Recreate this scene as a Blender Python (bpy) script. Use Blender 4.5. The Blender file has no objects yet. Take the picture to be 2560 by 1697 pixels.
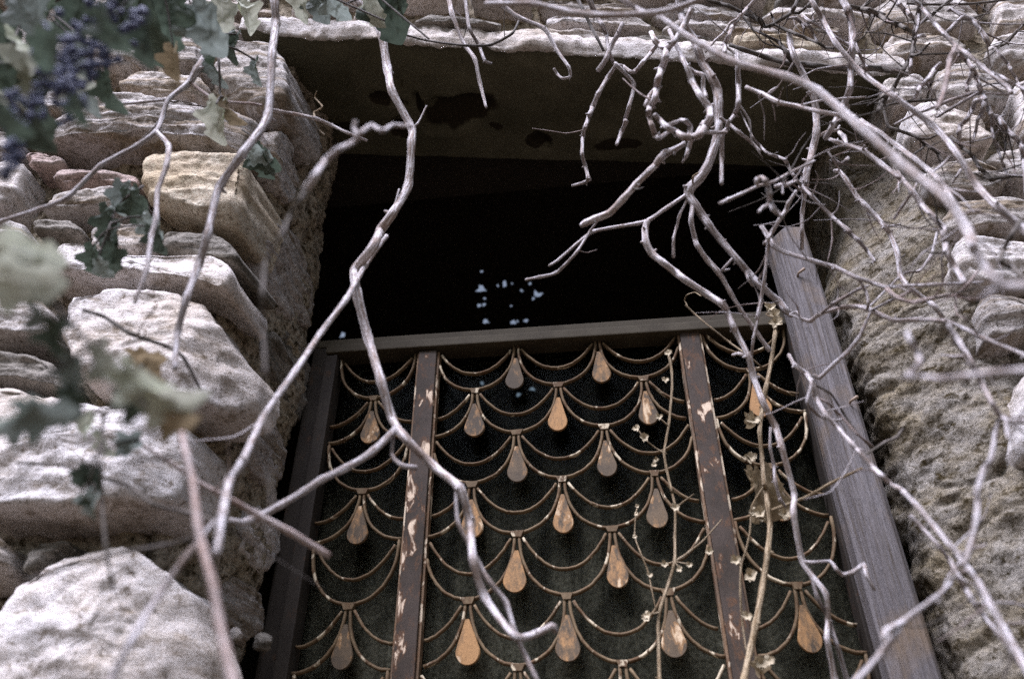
import bpy, bmesh, math, random
from mathutils import Vector, noise, geometry
random.seed(7)
SC = bpy.context.scene
COL = SC.collection
rad = math.radians

# ------------------------------------------------------------------ camera
CAM = Vector((0, -1.2, 1.35)); PITCH = rad(36.2); YAW = rad(7.8); FPX = 1990.0
cd = bpy.data.cameras.new('camera'); cam = bpy.data.objects.new('camera', cd); COL.objects.link(cam)
cam.location = CAM; cam.rotation_euler = (math.pi/2 + PITCH, 0, YAW)
cd.sensor_width = 36; cd.lens = 36*FPX/2560; cd.clip_start = 0.01; cd.clip_end = 500
cd.dof.use_dof = True; cd.dof.focus_distance = 1.68; cd.dof.aperture_fstop = 2.5
SC.camera = cam
# ------------------------------------------------------------------ light
W = bpy.data.worlds.new('World'); SC.world = W; W.use_nodes = True
nt = W.node_tree; bg = nt.nodes['Background']
sky = nt.nodes.new('ShaderNodeTexSky'); sky.sky_type = 'NISHITA'; sky.sun_disc = False
SUN_EL, SUN_AZ = rad(60), rad(208)
sky.sun_elevation = SUN_EL; sky.sun_rotation = SUN_AZ; sky.air_density = 1.0; sky.dust_density = 3.0
veil = nt.nodes.new('ShaderNodeHueSaturation'); veil.inputs['Saturation'].default_value = .65; veil.inputs['Value'].default_value = 1.2   # thin bright cloud
nt.links.new(sky.outputs[0], veil.inputs['Color']); nt.links.new(veil.outputs[0], bg.inputs[0]); bg.inputs[1].default_value = 0.05
sl = bpy.data.lights.new('sun', 'SUN'); so = bpy.data.objects.new('sun', sl); COL.objects.link(so)
sl.energy = 5.0; sl.angle = rad(38); sl.color = (.80, .81, 1)
sd = Vector((math.sin(SUN_AZ)*math.cos(SUN_EL), math.cos(SUN_AZ)*math.cos(SUN_EL), math.sin(SUN_EL)))
so.rotation_euler = sd.to_track_quat('Z', 'Y').to_euler(); so.location = (0, -3, 8)
vs = SC.view_settings; vs.view_transform = 'Standard'; vs.look = 'None'; vs.exposure = 1.36; vs.gamma = 1
vs.use_curve_mapping = False
SC.cycles.sample_clamp_indirect = 2.0
SC.cycles.use_denoising = False               # keeps a fine grain, as on the film

# ------------------------------------------------------------------ photo geometry helpers
FW = Vector((-math.sin(YAW)*math.cos(PITCH), math.cos(YAW)*math.cos(PITCH), math.sin(PITCH)))
RT = Vector((math.cos(YAW), math.sin(YAW), 0)); UP = RT.cross(FW)
K = 2560/2365
CROPS = dict(W=(0,0,K), A=(0,0,.38265), B=(0,550,.38265), C=(0,1097,.38265), d=(650,750,.3189), E=(650,1200,.31699),
             F=(1300,750,.3189), G=(1300,1200,.31699), H=(1800,1097,.38268), I=(1800,550,.38268), J=(1300,0,.53254),
             K=(600,0,.38265), M1=(1400,0,.19133), M2=(1800,0,.19133), M3=(2110,0,.19133), M4=(1400,280,.19133),
             M5=(1800,280,.19133), M6=(2110,280,.19133), M7=(1500,520,.19133))
def px(c, x, y):
    ox, oy, s = CROPS[c]; return (ox+x*s, oy+y*s)
def ray(u, v): return FW*FPX + RT*(u-1280) - UP*(v-848.5)
def at(u, v, Y):
    d = ray(u, v); return CAM + d*((Y-CAM.y)/d.y)
SL = .145
def yw(x): return -.15 + SL*(x+.70)            # the wall's front plane, turned a little against the gate
def on_wall(u, v, off=0):
    d = ray(u, v); a = CAM.y - (yw(0)+off) - SL*CAM.x
    return CAM + d*(-a/(d.y-SL*d.x))
NW = Vector((SL, -1, 0)).normalized()           # out of the wall
def mpp(P): return (P-CAM).dot(FW)/FPX          # metres per photo pixel at P

# ------------------------------------------------------------------ materials
class NT:
    def __init__(s, name):
        s.m = bpy.data.materials.new(name); s.m.use_nodes = True; s.t = s.m.node_tree; s.b = s.t.nodes['Principled BSDF']
        s.out = s.t.nodes['Material Output']
        s.tc = s.n('ShaderNodeTexCoord'); s.co = s.tc.outputs['Object']
    def n(s, typ, **kw):
        x = s.t.nodes.new(typ)
        for k, v in kw.items(): setattr(x, k, v)
        return x
    def lk(s, a, b): s.t.links.new(a, b)
    def noise(s, scale, detail=5, rough=.6, vec=None, dist=0):
        x = s.n('ShaderNodeTexNoise'); x.inputs['Scale'].default_value = scale; x.inputs['Detail'].default_value = detail
        x.inputs['Roughness'].default_value = rough; x.inputs['Distortion'].default_value = dist
        s.lk(vec or s.co, x.inputs['Vector']); return x.outputs['Fac']
    def mapping(s, sc=(1,1,1), rot=(0,0,0), vec=None):
        x = s.n('ShaderNodeMapping'); x.inputs['Scale'].default_value = sc; x.inputs['Rotation'].default_value = rot
        s.lk(vec or s.co, x.inputs['Vector']); return x.outputs[0]
    def ramp(s, fac, stops, interp='LINEAR'):
        x = s.n('ShaderNodeValToRGB'); cr = x.color_ramp; cr.interpolation = interp
        while len(cr.elements) < len(stops): cr.elements.new(.5)
        for e, (p, c) in zip(cr.elements, stops):
            e.position = p; e.color = (c, c, c, 1) if isinstance(c, (int, float)) else (*c, 1)
        s.lk(fac, x.inputs[0]); return x.outputs[0]
    def mix(s, f, a, b, blend='MIX'):
        x = s.n('ShaderNodeMix', data_type='RGBA', blend_type=blend)
        for v, i in ((f, 0), (a, 6), (b, 7)):
            if isinstance(v, (int, float)): x.inputs[i].default_value = v
            elif isinstance(v, tuple): x.inputs[i].default_value = (*v, 1)
            else: s.lk(v, x.inputs[i])
        return x.outputs[2]
    def math(s, op, a, b=0):
        x = s.n('ShaderNodeMath', operation=op)
        for v, i in ((a, 0), (b, 1)):
            if isinstance(v, (int, float)): x.inputs[i].default_value = v
            else: s.lk(v, x.inputs[i])
        return x.outputs[0]
    def bump(s, h, strength=.5, dist=.01, prev=None):
        x = s.n('ShaderNodeBump'); x.inputs['Strength'].default_value = strength; x.inputs['Distance'].default_value = dist
        s.lk(h, x.inputs['Height'])
        if prev: s.lk(prev, x.inputs['Normal'])
        return x.outputs[0]
    def done(s, col, rough=.85, normal=None, spec=.3):
        for v, k in ((col, 'Base Color'), (rough, 'Roughness')):
            if isinstance(v, tuple): s.b.inputs[k].default_value = (*v, 1)
            elif isinstance(v, (int, float)): s.b.inputs[k].default_value = v
            else: s.lk(v, s.b.inputs[k])
        s.b.inputs['Specular IOR Level'].default_value = spec
        if normal: s.lk(normal, s.b.inputs['Normal'])
        return s.m

def stone_mat(name, c0, c1, c2, strata=28, lay=.6, gritty=.8):
    n = NT(name); oi = n.n('ShaderNodeObjectInfo')
    sv = n.mapping((2.5, 2.5, strata), (rad(4), rad(3), 0))
    st = n.noise(1.6, 8, .65, sv, .6); big = n.noise(5, 5, .6); fine = n.noise(70, 8, .75); grit = n.noise(320, 3, .7)
    col = n.mix(n.ramp(big, [(.35, 0), (.68, 1)]), c0, c1)
    col = n.mix(n.math('MULTIPLY', n.ramp(st, [(.5, 0), (.60, 1)]), min(1, lay*1.35)), col, c2)
    mid = n.noise(24, 6, .7, n.mapping((1, 1, 2.2)))
    col = n.mix(n.ramp(mid, [(.33, .8), (.47, 0)]), col, tuple(x*.55 for x in c2))
    col = n.mix(n.ramp(fine, [(.35, .9), (.46, 0)]), col, tuple(x*.4 for x in c2), 'MIX')
    col = n.mix(gritty, col, n.ramp(grit, [(.3, .25), (.7, .8)]), 'OVERLAY')
    v = n.ramp(oi.outputs['Random'], [(0, .78), (1, 1.1)])
    col = n.mix(1, col, v, 'MULTIPLY')
    b = n.bump(st, .8, .014); b = n.bump(mid, .7, .010, b); b = n.bump(fine, .9, .007, b); b = n.bump(grit, .7, .003, b)
    return n.done(col, .9, b, .2)
M = {}
M['stone'] = stone_mat('schist_stone', (.50,.45,.40), (.60,.56,.54), (.25,.185,.11))
M['pale'] = stone_mat('pale_stone', (.71,.67,.65), (.60,.52,.44), (.38,.29,.19), 12, .14, .45)
M['ochre'] = stone_mat('ochre_stone', (.62,.50,.34), (.64,.57,.46), (.42,.30,.17), 10, .3)
M['rubble'] = stone_mat('brown_rubble_stone', (.44,.39,.32), (.37,.32,.25), (.16,.125,.08), 18, .6)
M['pink'] = stone_mat('pinkish_stone', (.45,.33,.29), (.46,.40,.36), (.25,.17,.13))
M['dark'] = stone_mat('dark_stone', (.22,.20,.17), (.32,.29,.25), (.10,.085,.06))

def mortar_mat():
    n = NT('rubble_mortar')
    a = n.noise(9, 6, .65); g = n.noise(60, 8, .75); s = n.noise(180, 5, .8)
    vo = n.n('ShaderNodeTexVoronoi'); vo.inputs['Scale'].default_value = 55; n.lk(n.co, vo.inputs['Vector'])
    col = n.mix(n.ramp(a, [(.35, 0), (.65, 1)]), (.36,.295,.20), (.46,.405,.325))
    col = n.mix(n.ramp(g, [(.39, 1), (.53, 0)]), col, (.05,.035,.015))
    col = n.mix(n.ramp(s, [(.62, 0), (.75, .5)]), col, (.6,.56,.5))
    peb = n.mix(n.ramp(vo.outputs['Color'], [(.3, .6), (.7, 1.15)]), col, col, 'MULTIPLY')
    col = n.mix(n.ramp(vo.outputs['Distance'], [(.15, .35), (.5, 0)]), col, peb)
    b = n.bump(g, .9, .012); b = n.bump(s, .7, .004, b); b = n.bump(vo.outputs['Distance'], -.5, .006, b)
    return n.done(col, .95, b, .1)
M['mortar'] = mortar_mat()
def crag_mat():
    n = NT('craggy_rubble_face')
    a = n.noise(7, 6, .65, n.mapping((1, 1, 1.8), (0, .45, 0))); m = n.noise(30, 7, .75, n.mapping((1, 1, 1.7), (0, .5, 0))); g = n.noise(90, 7, .8); s = n.noise(240, 4, .8)
    col = n.mix(n.ramp(a, [(.38, 0), (.62, 1)]), (.34,.28,.185), (.46,.42,.365))
    col = n.mix(n.ramp(m, [(.38, 1), (.49, 0)]), col, (.075,.055,.025))
    col = n.mix(n.ramp(g, [(.37, 1), (.48, 0)]), col, (.06,.045,.02))
    col = n.mix(n.ramp(g, [(.57, 0), (.68, .7)]), col, (.50,.46,.41))
    col = n.mix(.7, col, n.ramp(s, [(.3, .2), (.7, .8)]), 'OVERLAY')
    b = n.bump(m, 1, .018); b = n.bump(g, 1, .010, b); b = n.bump(s, .7, .003, b)
    return n.done(col, .95, b, .1)
M['crag'] = crag_mat()

def plaster_mat():
    n = NT('stained_soffit_plaster')
    a = n.noise(6, 6, .6); g = n.noise(60, 6, .7)
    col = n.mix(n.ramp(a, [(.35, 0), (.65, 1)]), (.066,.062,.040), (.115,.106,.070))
    # peeled patches of the soffit: irregular ellipses with torn edges
    wob = n.n('ShaderNodeTexNoise'); wob.inputs['Scale'].default_value = 14; wob.inputs['Detail'].default_value = 5; n.lk(n.co, wob.inputs['Vector'])
    base = n.n('ShaderNodeVectorMath', operation='MULTIPLY_ADD'); n.lk(wob.outputs['Color'], base.inputs[0])
    base.inputs[1].default_value = (.07,.07,0); n.lk(n.co, base.inputs[2])
    for (x, y, ax, ay, rot) in PATCH:
        mp = n.n('ShaderNodeMapping', vector_type='TEXTURE'); mp.inputs['Location'].default_value = (x+.035, y+.035, 3.0)
        mp.inputs['Rotation'].default_value = (0, 0, rot); mp.inputs['Scale'].default_value = (ax, ay, 9)
        n.lk(base.outputs[0], mp.inputs['Vector'])
        ln = n.n('ShaderNodeVectorMath', operation='LENGTH'); n.lk(mp.outputs[0], ln.inputs[0])
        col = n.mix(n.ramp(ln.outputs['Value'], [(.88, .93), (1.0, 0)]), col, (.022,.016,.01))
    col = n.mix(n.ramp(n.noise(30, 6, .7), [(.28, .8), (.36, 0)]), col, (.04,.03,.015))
    b = n.bump(g, .5, .004)
    return n.done(col, .95, b, .1)

def soffit_xy(cx, cy):          # a point of the soffit seen at this place of the photograph
    u, v = px('W', cx, cy); d = ray(u, v)
    z0 = 3.005; t = (z0-CAM.z)/d.z; P = CAM + d*t
    for _ in range(4):
        t = (lint_z(P.x)-CAM.z)/d.z; P = CAM + d*t
    return P
def lint_z(x): return 3.07 + (2.936-3.07)*(x+.71)/(1.40)
PATCH = []
for (cx, cy, ax, ay, rot) in [(1060, 262, .105, .052, -.3), (1248, 326, .03, .028, 0), (895, 232, .05, .016, .2), (970, 240, .012, .035, 0), (930, 300, .035, .03, 0), (1150, 290, .02, .012, 0),
                              (1430, 335, .07, .02, -.1), (800, 290, .05, .02, 0)]:
    P = soffit_xy(cx, cy); PATCH.append((P.x, P.y, ax, ay, rot))
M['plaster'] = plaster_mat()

def bark_mat(name, c0, c1, c2):
    n = NT(name); oi = n.n('ShaderNodeObjectInfo')
    at_ = n.n('ShaderNodeAttribute', attribute_name='along'); uv = at_.outputs['Vector']
    fib = n.noise(1, 4, .6, n.mapping((14, 3, 1), vec=uv)); blot = n.noise(30, 4, .6); sp = n.noise(220, 4, .7)
    col = n.mix(n.ramp(blot, [(.35, 0), (.6, 1)]), c0, c1)
    col = n.mix(n.ramp(n.noise(11, 5, .65), [(.54, 0), (.66, .8)]), col, tuple(x*1.25 for x in c2))
    col = n.mix(n.ramp(fib, [(.47, 0), (.56, .9)]), col, c2)
    col = n.mix(n.ramp(sp, [(.33, .9), (.45, 0)]), col, c2)
    col = n.mix(1, col, n.ramp(oi.outputs['Random'], [(0, .72), (1, 1.12)]), 'MULTIPLY')
    b = n.bump(fib, 1, .005); b = n.bump(sp, .8, .002, b)
    return n.done(col, .8, b, .3)
M['bark'] = bark_mat('grey_vine_bark', (.60,.56,.56), (.72,.68,.69), (.27,.20,.16))
M['darkbark'] = bark_mat('dark_vine_bark', (.13,.11,.09), (.20,.17,.15), (.06,.05,.035))
M['pinkbark'] = bark_mat('reddish_vine_bark', (.46,.37,.34), (.55,.48,.46), (.27,.18,.14))
M['straw'] = bark_mat('dry_straw_stem', (.36,.27,.16), (.45,.36,.24), (.18,.12,.06))

def rust_mat(name, base, base2, rust, cream, cr_lo, ru_lo, vary=0):
    n = NT(name); oi = n.n('ShaderNodeObjectInfo')
    off = n.n('ShaderNodeVectorMath', operation='MULTIPLY_ADD'); n.lk(oi.outputs['Random'], off.inputs[0]); off.inputs[1].default_value = (7,7,7)
    geo = n.n('ShaderNodeNewGeometry'); n.lk(geo.outputs['Position'], off.inputs[2]); v = off.outputs[0]
    sv = n.mapping((1, 1, .45), vec=v); a = n.noise(12, 6, .65, v); b_ = n.noise(48, 7, .75, sv); c = n.noise(34, 5, .6, sv, .5); f = n.noise(300, 3, .7, v)
    col = n.mix(n.ramp(a, [(.4, 0), (.6, 1)]), base, base2)
    if vary: b_ = n.math('ADD', b_, n.math('MULTIPLY', n.math('SUBTRACT', oi.outputs['Random'], .5), vary))
    col = n.mix(n.ramp(b_, [(ru_lo-.04, 0), (ru_lo+.14, 1)]), col, rust)
    col = n.mix(n.ramp(c, [(cr_lo-.05, 0), (cr_lo-.01, .8)]), col, tuple(x*.8 for x in rust))
    col = n.mix(n.ramp(c, [(cr_lo, 0), (cr_lo+.05, 1)]), col, cream)
    col = n.mix(.3, col, n.ramp(f, [(.3, .2), (.7, .8)]), 'OVERLAY')
    bp = n.bump(c, .4, .002); bp = n.bump(f, .4, .001, bp)
    return n.done(col, .75, bp, .3)
M['frame'] = rust_mat('dark_rusty_frame_paint', (.024,.018,.013), (.034,.027,.02), (.08,.038,.016), (.5,.4,.27), .72, .62)
M['rail'] = rust_mat('brown_grey_rail_paint', (.040,.031,.017), (.056,.045,.027), (.10,.065,.03), (.4,.33,.24), .78, .66)
M['stile'] = rust_mat('flaking_stile_paint', (.034,.024,.016), (.055,.040,.030), (.13,.06,.025), (.66,.52,.38), .60, .58)
M['rod'] = rust_mat('rusty_rod_paint', (.105,.070,.036), (.16,.112,.060), (.09,.045,.018), (.50,.42,.29), .575, .52)
M['drop'] = rust_mat('rusty_teardrop_plate', (.075,.058,.040), (.125,.088,.052), (.36,.20,.085), (.56,.42,.27), .60, .48, .30)
M['edge'] = rust_mat('cream_flaking_edge', (.20,.13,.075), (.12,.08,.05), (.14,.07,.03), (.60,.49,.35), .52, .53)

def wood_mat():
    n = NT('weathered_post_wood')
    v = n.mapping((70, 70, 2.2)); g = n.noise(1, 7, .65, v, .3); b_ = n.noise(9, 4, .6); f = n.noise(1, 5, .7, n.mapping((260, 260, 8)))
    col = n.mix(n.ramp(g, [(.3, 0), (.7, 1)]), (.095,.082,.078), (.25,.232,.235))
    col = n.mix(n.ramp(f, [(.5, 0), (.68, .9)]), col, (.10,.08,.06))
    col = n.mix(n.ramp(b_, [(.52, 0), (.7, .6)]), col, (.24,.17,.105))
    kn = n.noise(1, 3, .5, n.mapping((16, 16, 5)), .8); col = n.mix(n.ramp(kn, [(.24, .9), (.33, 0)]), col, (.05,.035,.025))
    b = n.bump(g, 1, .008); b = n.bump(f, .9, .004, b)
    return n.done(col, .85, b, .2)
M['wood'] = wood_mat()

def glass_mat():
    n = NT('dusty_glass')
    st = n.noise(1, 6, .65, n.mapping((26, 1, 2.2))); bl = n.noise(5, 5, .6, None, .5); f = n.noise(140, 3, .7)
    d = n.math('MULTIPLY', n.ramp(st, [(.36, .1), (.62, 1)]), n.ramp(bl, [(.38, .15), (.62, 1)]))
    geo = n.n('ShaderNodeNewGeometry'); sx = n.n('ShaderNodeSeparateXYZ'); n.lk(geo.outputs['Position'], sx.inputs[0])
    # dust faded unevenly toward the top to paint in the lintel's shade
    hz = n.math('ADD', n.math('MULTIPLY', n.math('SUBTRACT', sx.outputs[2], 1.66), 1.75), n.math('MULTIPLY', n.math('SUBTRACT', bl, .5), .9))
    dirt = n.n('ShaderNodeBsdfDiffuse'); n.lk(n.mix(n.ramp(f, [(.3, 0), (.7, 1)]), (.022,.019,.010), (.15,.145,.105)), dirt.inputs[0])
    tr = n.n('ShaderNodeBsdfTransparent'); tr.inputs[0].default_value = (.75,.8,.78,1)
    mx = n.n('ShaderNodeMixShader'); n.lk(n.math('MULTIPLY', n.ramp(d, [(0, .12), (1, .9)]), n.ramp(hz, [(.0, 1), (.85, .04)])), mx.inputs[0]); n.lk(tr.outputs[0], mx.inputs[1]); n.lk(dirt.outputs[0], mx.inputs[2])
    gl = n.n('ShaderNodeBsdfGlossy'); gl.inputs['Roughness'].default_value = .22; gl.inputs[0].default_value = (.9,.95,1,1)
    fr = n.n('ShaderNodeFresnel'); fr.inputs[0].default_value = 1.45
    m2 = n.n('ShaderNodeMixShader'); n.lk(n.math('MULTIPLY', fr.outputs[0], .05), m2.inputs[0]); n.lk(mx.outputs[0], m2.inputs[1]); n.lk(gl.outputs[0], m2.inputs[2])
    n.lk(m2.outputs[0], n.out.inputs[0]); return n.m
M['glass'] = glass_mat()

def leaf_mat(name, c0, c1, c2, pale):
    n = NT(name); oi = n.n('ShaderNodeObjectInfo'); geo = n.n('ShaderNodeNewGeometry')
    a = n.noise(25, 4, .6); f = n.noise(120, 5, .7)
    col = n.mix(n.ramp(a, [(.35, 0), (.65, 1)]), c0, c1)
    col = n.mix(n.ramp(f, [(.6, 0), (.72, .8)]), col, c2)
    av = n.n('ShaderNodeAttribute', attribute_name='along'); sp = n.n('ShaderNodeSeparateXYZ'); n.lk(av.outputs['Vector'], sp.inputs[0])
    at_ = n.math('ABSOLUTE', sp.outputs[1]); mid = n.ramp(at_, [(.02, 1), (.06, 0)])
    side = n.ramp(n.math('ABSOLUTE', n.math('SUBTRACT', n.math('FRACT', n.math('SUBTRACT', n.math('MULTIPLY', sp.outputs[0], 5.5), n.math('MULTIPLY', at_, 1.7))), .5)), [(.03, 1), (.09, 0)])
    vein = n.math('MAXIMUM', mid, n.math('MULTIPLY', side, .7)); col = n.mix(n.math('MULTIPLY', vein, .6), col, n.mix(.5, pale, c1))
    col = n.mix(geo.outputs['Backfacing'], col, n.mix(.5, col, pale))
    col = n.mix(1, col, n.ramp(oi.outputs['Random'], [(0, .7), (1, 1.25)]), 'MULTIPLY')
    n.done(col, .6, n.bump(vein, -.6, .003, n.bump(a, .6, .005)), .35)
    t = n.n('ShaderNodeBsdfTranslucent'); n.lk(col, t.inputs[0])
    mx = n.n('ShaderNodeMixShader'); mx.inputs[0].default_value = .25
    n.lk(n.b.outputs[0], mx.inputs[1]); n.lk(t.outputs[0], mx.inputs[2]); n.lk(mx.outputs[0], n.out.inputs[0])
    return n.m
M['leafdark'] = leaf_mat('dark_green_leaf', (.022,.034,.018), (.042,.058,.034), (.10,.07,.04), (.10,.13,.10))
M['leafpale'] = leaf_mat('pale_withered_leaf', (.25,.29,.17), (.40,.41,.28), (.24,.19,.11), (.5,.5,.45))
M['leafteal'] = leaf_mat('grey_green_leaf', (.042,.068,.036), (.085,.115,.075), (.13,.12,.08), (.36,.4,.38))
M['leafbrown'] = leaf_mat('brown_dry_leaf', (.19,.135,.07), (.28,.21,.12), (.09,.06,.03), (.38,.31,.2))
def plain(name, c, r=.8, bumpsc=None):
    n = NT(name); f = n.noise(bumpsc or 40, 5, .7)
    return n.done(n.mix(n.ramp(f, [(.35, 0), (.7, 1)]), tuple(x*.7 for x in c), c), r, n.bump(f, .4, .004))
M['grape'] = plain('dusty_blue_grape', (.075,.085,.15), .6, 60)
M['nail'] = plain('rusty_nail', (.30,.22,.16), .6)
M['pod'] = plain('dry_seed_pod', (.50,.42,.29), .8, 120)
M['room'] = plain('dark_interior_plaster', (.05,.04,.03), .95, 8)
M['earth'] = plain('packed_earth', (.07,.052,.035), .95, 6)
M['core'] = plain('wall_core_rubble', (.22,.19,.14), .95, 20)

# ------------------------------------------------------------------ object helpers
def obj(name, verts, faces, mat, parent=None, smooth=True, attr=None):
    me = bpy.data.meshes.new(name); me.from_pydata([tuple(v) for v in verts], [], faces)
    if smooth: me.polygons.foreach_set('use_smooth', [True]*len(me.polygons))
    if attr:
        a = me.attributes.new('along', 'FLOAT_VECTOR', 'POINT'); a.data.foreach_set('vector', [c for v in attr for c in v])
    me.materials.append(M[mat] if isinstance(mat, str) else mat); me.update()
    o = bpy.data.objects.new(name, me); COL.objects.link(o)
    if parent: o.parent = parent; o.matrix_parent_inverse = parent.matrix_world.inverted()
    return o
def empty(name, loc=(0,0,0)):
    o = bpy.data.objects.new(name, None); COL.objects.link(o); o.location = loc; o.empty_display_size = .1
    return o
def tag(o, label=None, cat=None, group=None, kind=None):
    for k, v in (('label', label), ('category', cat), ('group', group), ('kind', kind)):
        if v: o[k] = v
    return o
def box(x0, x1, y0, y1, z0, z1):
    v = [(x, y, z) for x in (x0, x1) for y in (y0, y1) for z in (z0, z1)]
    f = [(0,1,3,2), (4,6,7,5), (0,4,5,1), (2,3,7,6), (0,2,6,4), (1,5,7,3)]
    return v, f
def bevbox(name, x0, x1, y0, y1, z0, z1, mat, parent, bev=.002, wob=0, cuts=0, seg=2):
    bm = bmesh.new(); v, f = box(x0, x1, y0, y1, z0, z1)
    vs_ = [bm.verts.new(p) for p in v]
    for q in f: bm.faces.new([vs_[i] for i in q])
    bmesh.ops.recalc_face_normals(bm, faces=bm.faces)
    if bev: bmesh.ops.bevel(bm, geom=bm.edges[:], offset=bev, segments=seg, affect='EDGES', profile=.6)
    me = bpy.data.meshes.new(name); bm.to_mesh(me); bm.free(); me.materials.append(M[mat])
    o = bpy.data.objects.new(name, me); COL.objects.link(o)
    if parent: o.parent = parent
    return o
def fb(p, f, octv=4): return noise.fractal(p*f, 1.0, 2.0, octv)

# ------------------------------------------------------------------ ground, room
gr = obj('ground', *box(-60, 60, -60, 60, -.3, 0), 'earth', None, False); tag(gr, kind='structure')
room = tag(empty('dark_room', (0, 1.5, 0)), kind='structure'); bpy.context.view_layer.update()
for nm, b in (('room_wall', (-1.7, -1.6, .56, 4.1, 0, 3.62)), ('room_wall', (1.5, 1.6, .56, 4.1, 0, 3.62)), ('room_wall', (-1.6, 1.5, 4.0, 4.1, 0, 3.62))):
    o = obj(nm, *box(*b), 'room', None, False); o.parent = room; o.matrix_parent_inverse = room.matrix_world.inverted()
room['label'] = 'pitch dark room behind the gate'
# ceiling boards with small ragged holes where daylight comes through
def ceiling():
    z = 3.50; holes = []
    spots = [(1112, 668, 9), (1165, 655, 5), (1242, 681, 7), (1105, 705, 4), (1118, 703, 3), (1122, 743, 4), (1186, 745, 4), (1214, 741, 3), (1205, 672, 2.5),
             (1150, 660, 2.5), (1225, 655, 2), (1183, 655, 2), (1113, 627, 2), (790, 775, 5), (1197, 911, 6), (1114, 886, 3), (1228, 898, 5), (1120, 690, 2), (1195, 742, 2), (1180, 706, 1.6), (1232, 690, 2)]
    for (x, y, r) in spots:
        u0, v0 = px('W', x, y); n = 8; h = []
        ph = random.random()*6
        for k in range(n):
            a = ph + 2*math.pi*k/n; rr = 1.8*r*random.uniform(.35, 1.4)
            d = ray(u0+rr*math.cos(a), v0+rr*math.sin(a)*.8); t = (z-CAM.z)/d.z; P = CAM+d*t; h.append(Vector((P.x, P.y, z)))
        holes.append(h)
    pts = [Vector(p) for p in ((-1.7, .3), (1.6, .3), (1.6, 4.1), (-1.7, 4.1))]; ed = [(0,1), (1,2), (2,3), (3,0)]; polys = [[Vector((p.x, p.y)) for p in h] for h in holes]
    for h in polys:
        b = len(pts); pts += h; ed += [(b+i, b+(i+1) % len(h)) for i in range(len(h))]
    V, _, F = geometry.delaunay_2d_cdt(pts, ed, [], 0, 1e-7)[:3]
    def inside(p, h):
        r = False
        for i in range(len(h)):
            a, b = h[i], h[i-1]
            if (a.y > p.y) != (b.y > p.y) and p.x < (b.x-a.x)*(p.y-a.y)/(b.y-a.y)+a.x: r = not r
        return r
    F = [f for f in F if not any(inside(sum((V[i] for i in f), Vector((0, 0)))/len(f), h) for h in polys)]
    return [(p.x, p.y, z) for p in V], F
v_, f_ = ceiling()
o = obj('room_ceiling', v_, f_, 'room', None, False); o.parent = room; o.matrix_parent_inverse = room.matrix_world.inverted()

# ------------------------------------------------------------------ the stone wall
wall = empty('stone_wall', (-1.2, 0, 0))
tag(wall, 'old rubble stone house wall with deep doorway, flat lintel and rough mortar', 'wall')
def wparts(o):
    o.parent = wall; o.matrix_parent_inverse = wall.matrix_world.inverted(); return o
bpy.context.view_layer.update()
def prism(plan, z0, z1):
    n = len(plan); v = [(x, y, z0) for x, y in plan]+[(x, y, z1) for x, y in plan]
    f = [tuple(range(n))[::-1], tuple(range(n, 2*n))]+[(i, (i+1) % n, n+(i+1) % n, n+i) for i in range(n)]
    return v, f
for plan, z0, z1 in (([(-4, yw(-4)+.06), (-.80, -.07), (-.92, .28), (-.92, .55), (-4, .55)], 0, 3.5), ([(.80, .22), (4, yw(4)+.10), (4, .55), (.70, .55)], 0, 3.5),
                     ([(-4, yw(-4)+.05), (4, yw(4)+.05), (4, .5), (-4, .5)], 3.502, 5.2), ([(-.8, -.08), (.76, .13), (.76, .2), (-.8, .0)], 3.12, 3.5)):
    wparts(obj('wall_core', *prism(plan, z0, z1), 'core', None, False))

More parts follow.
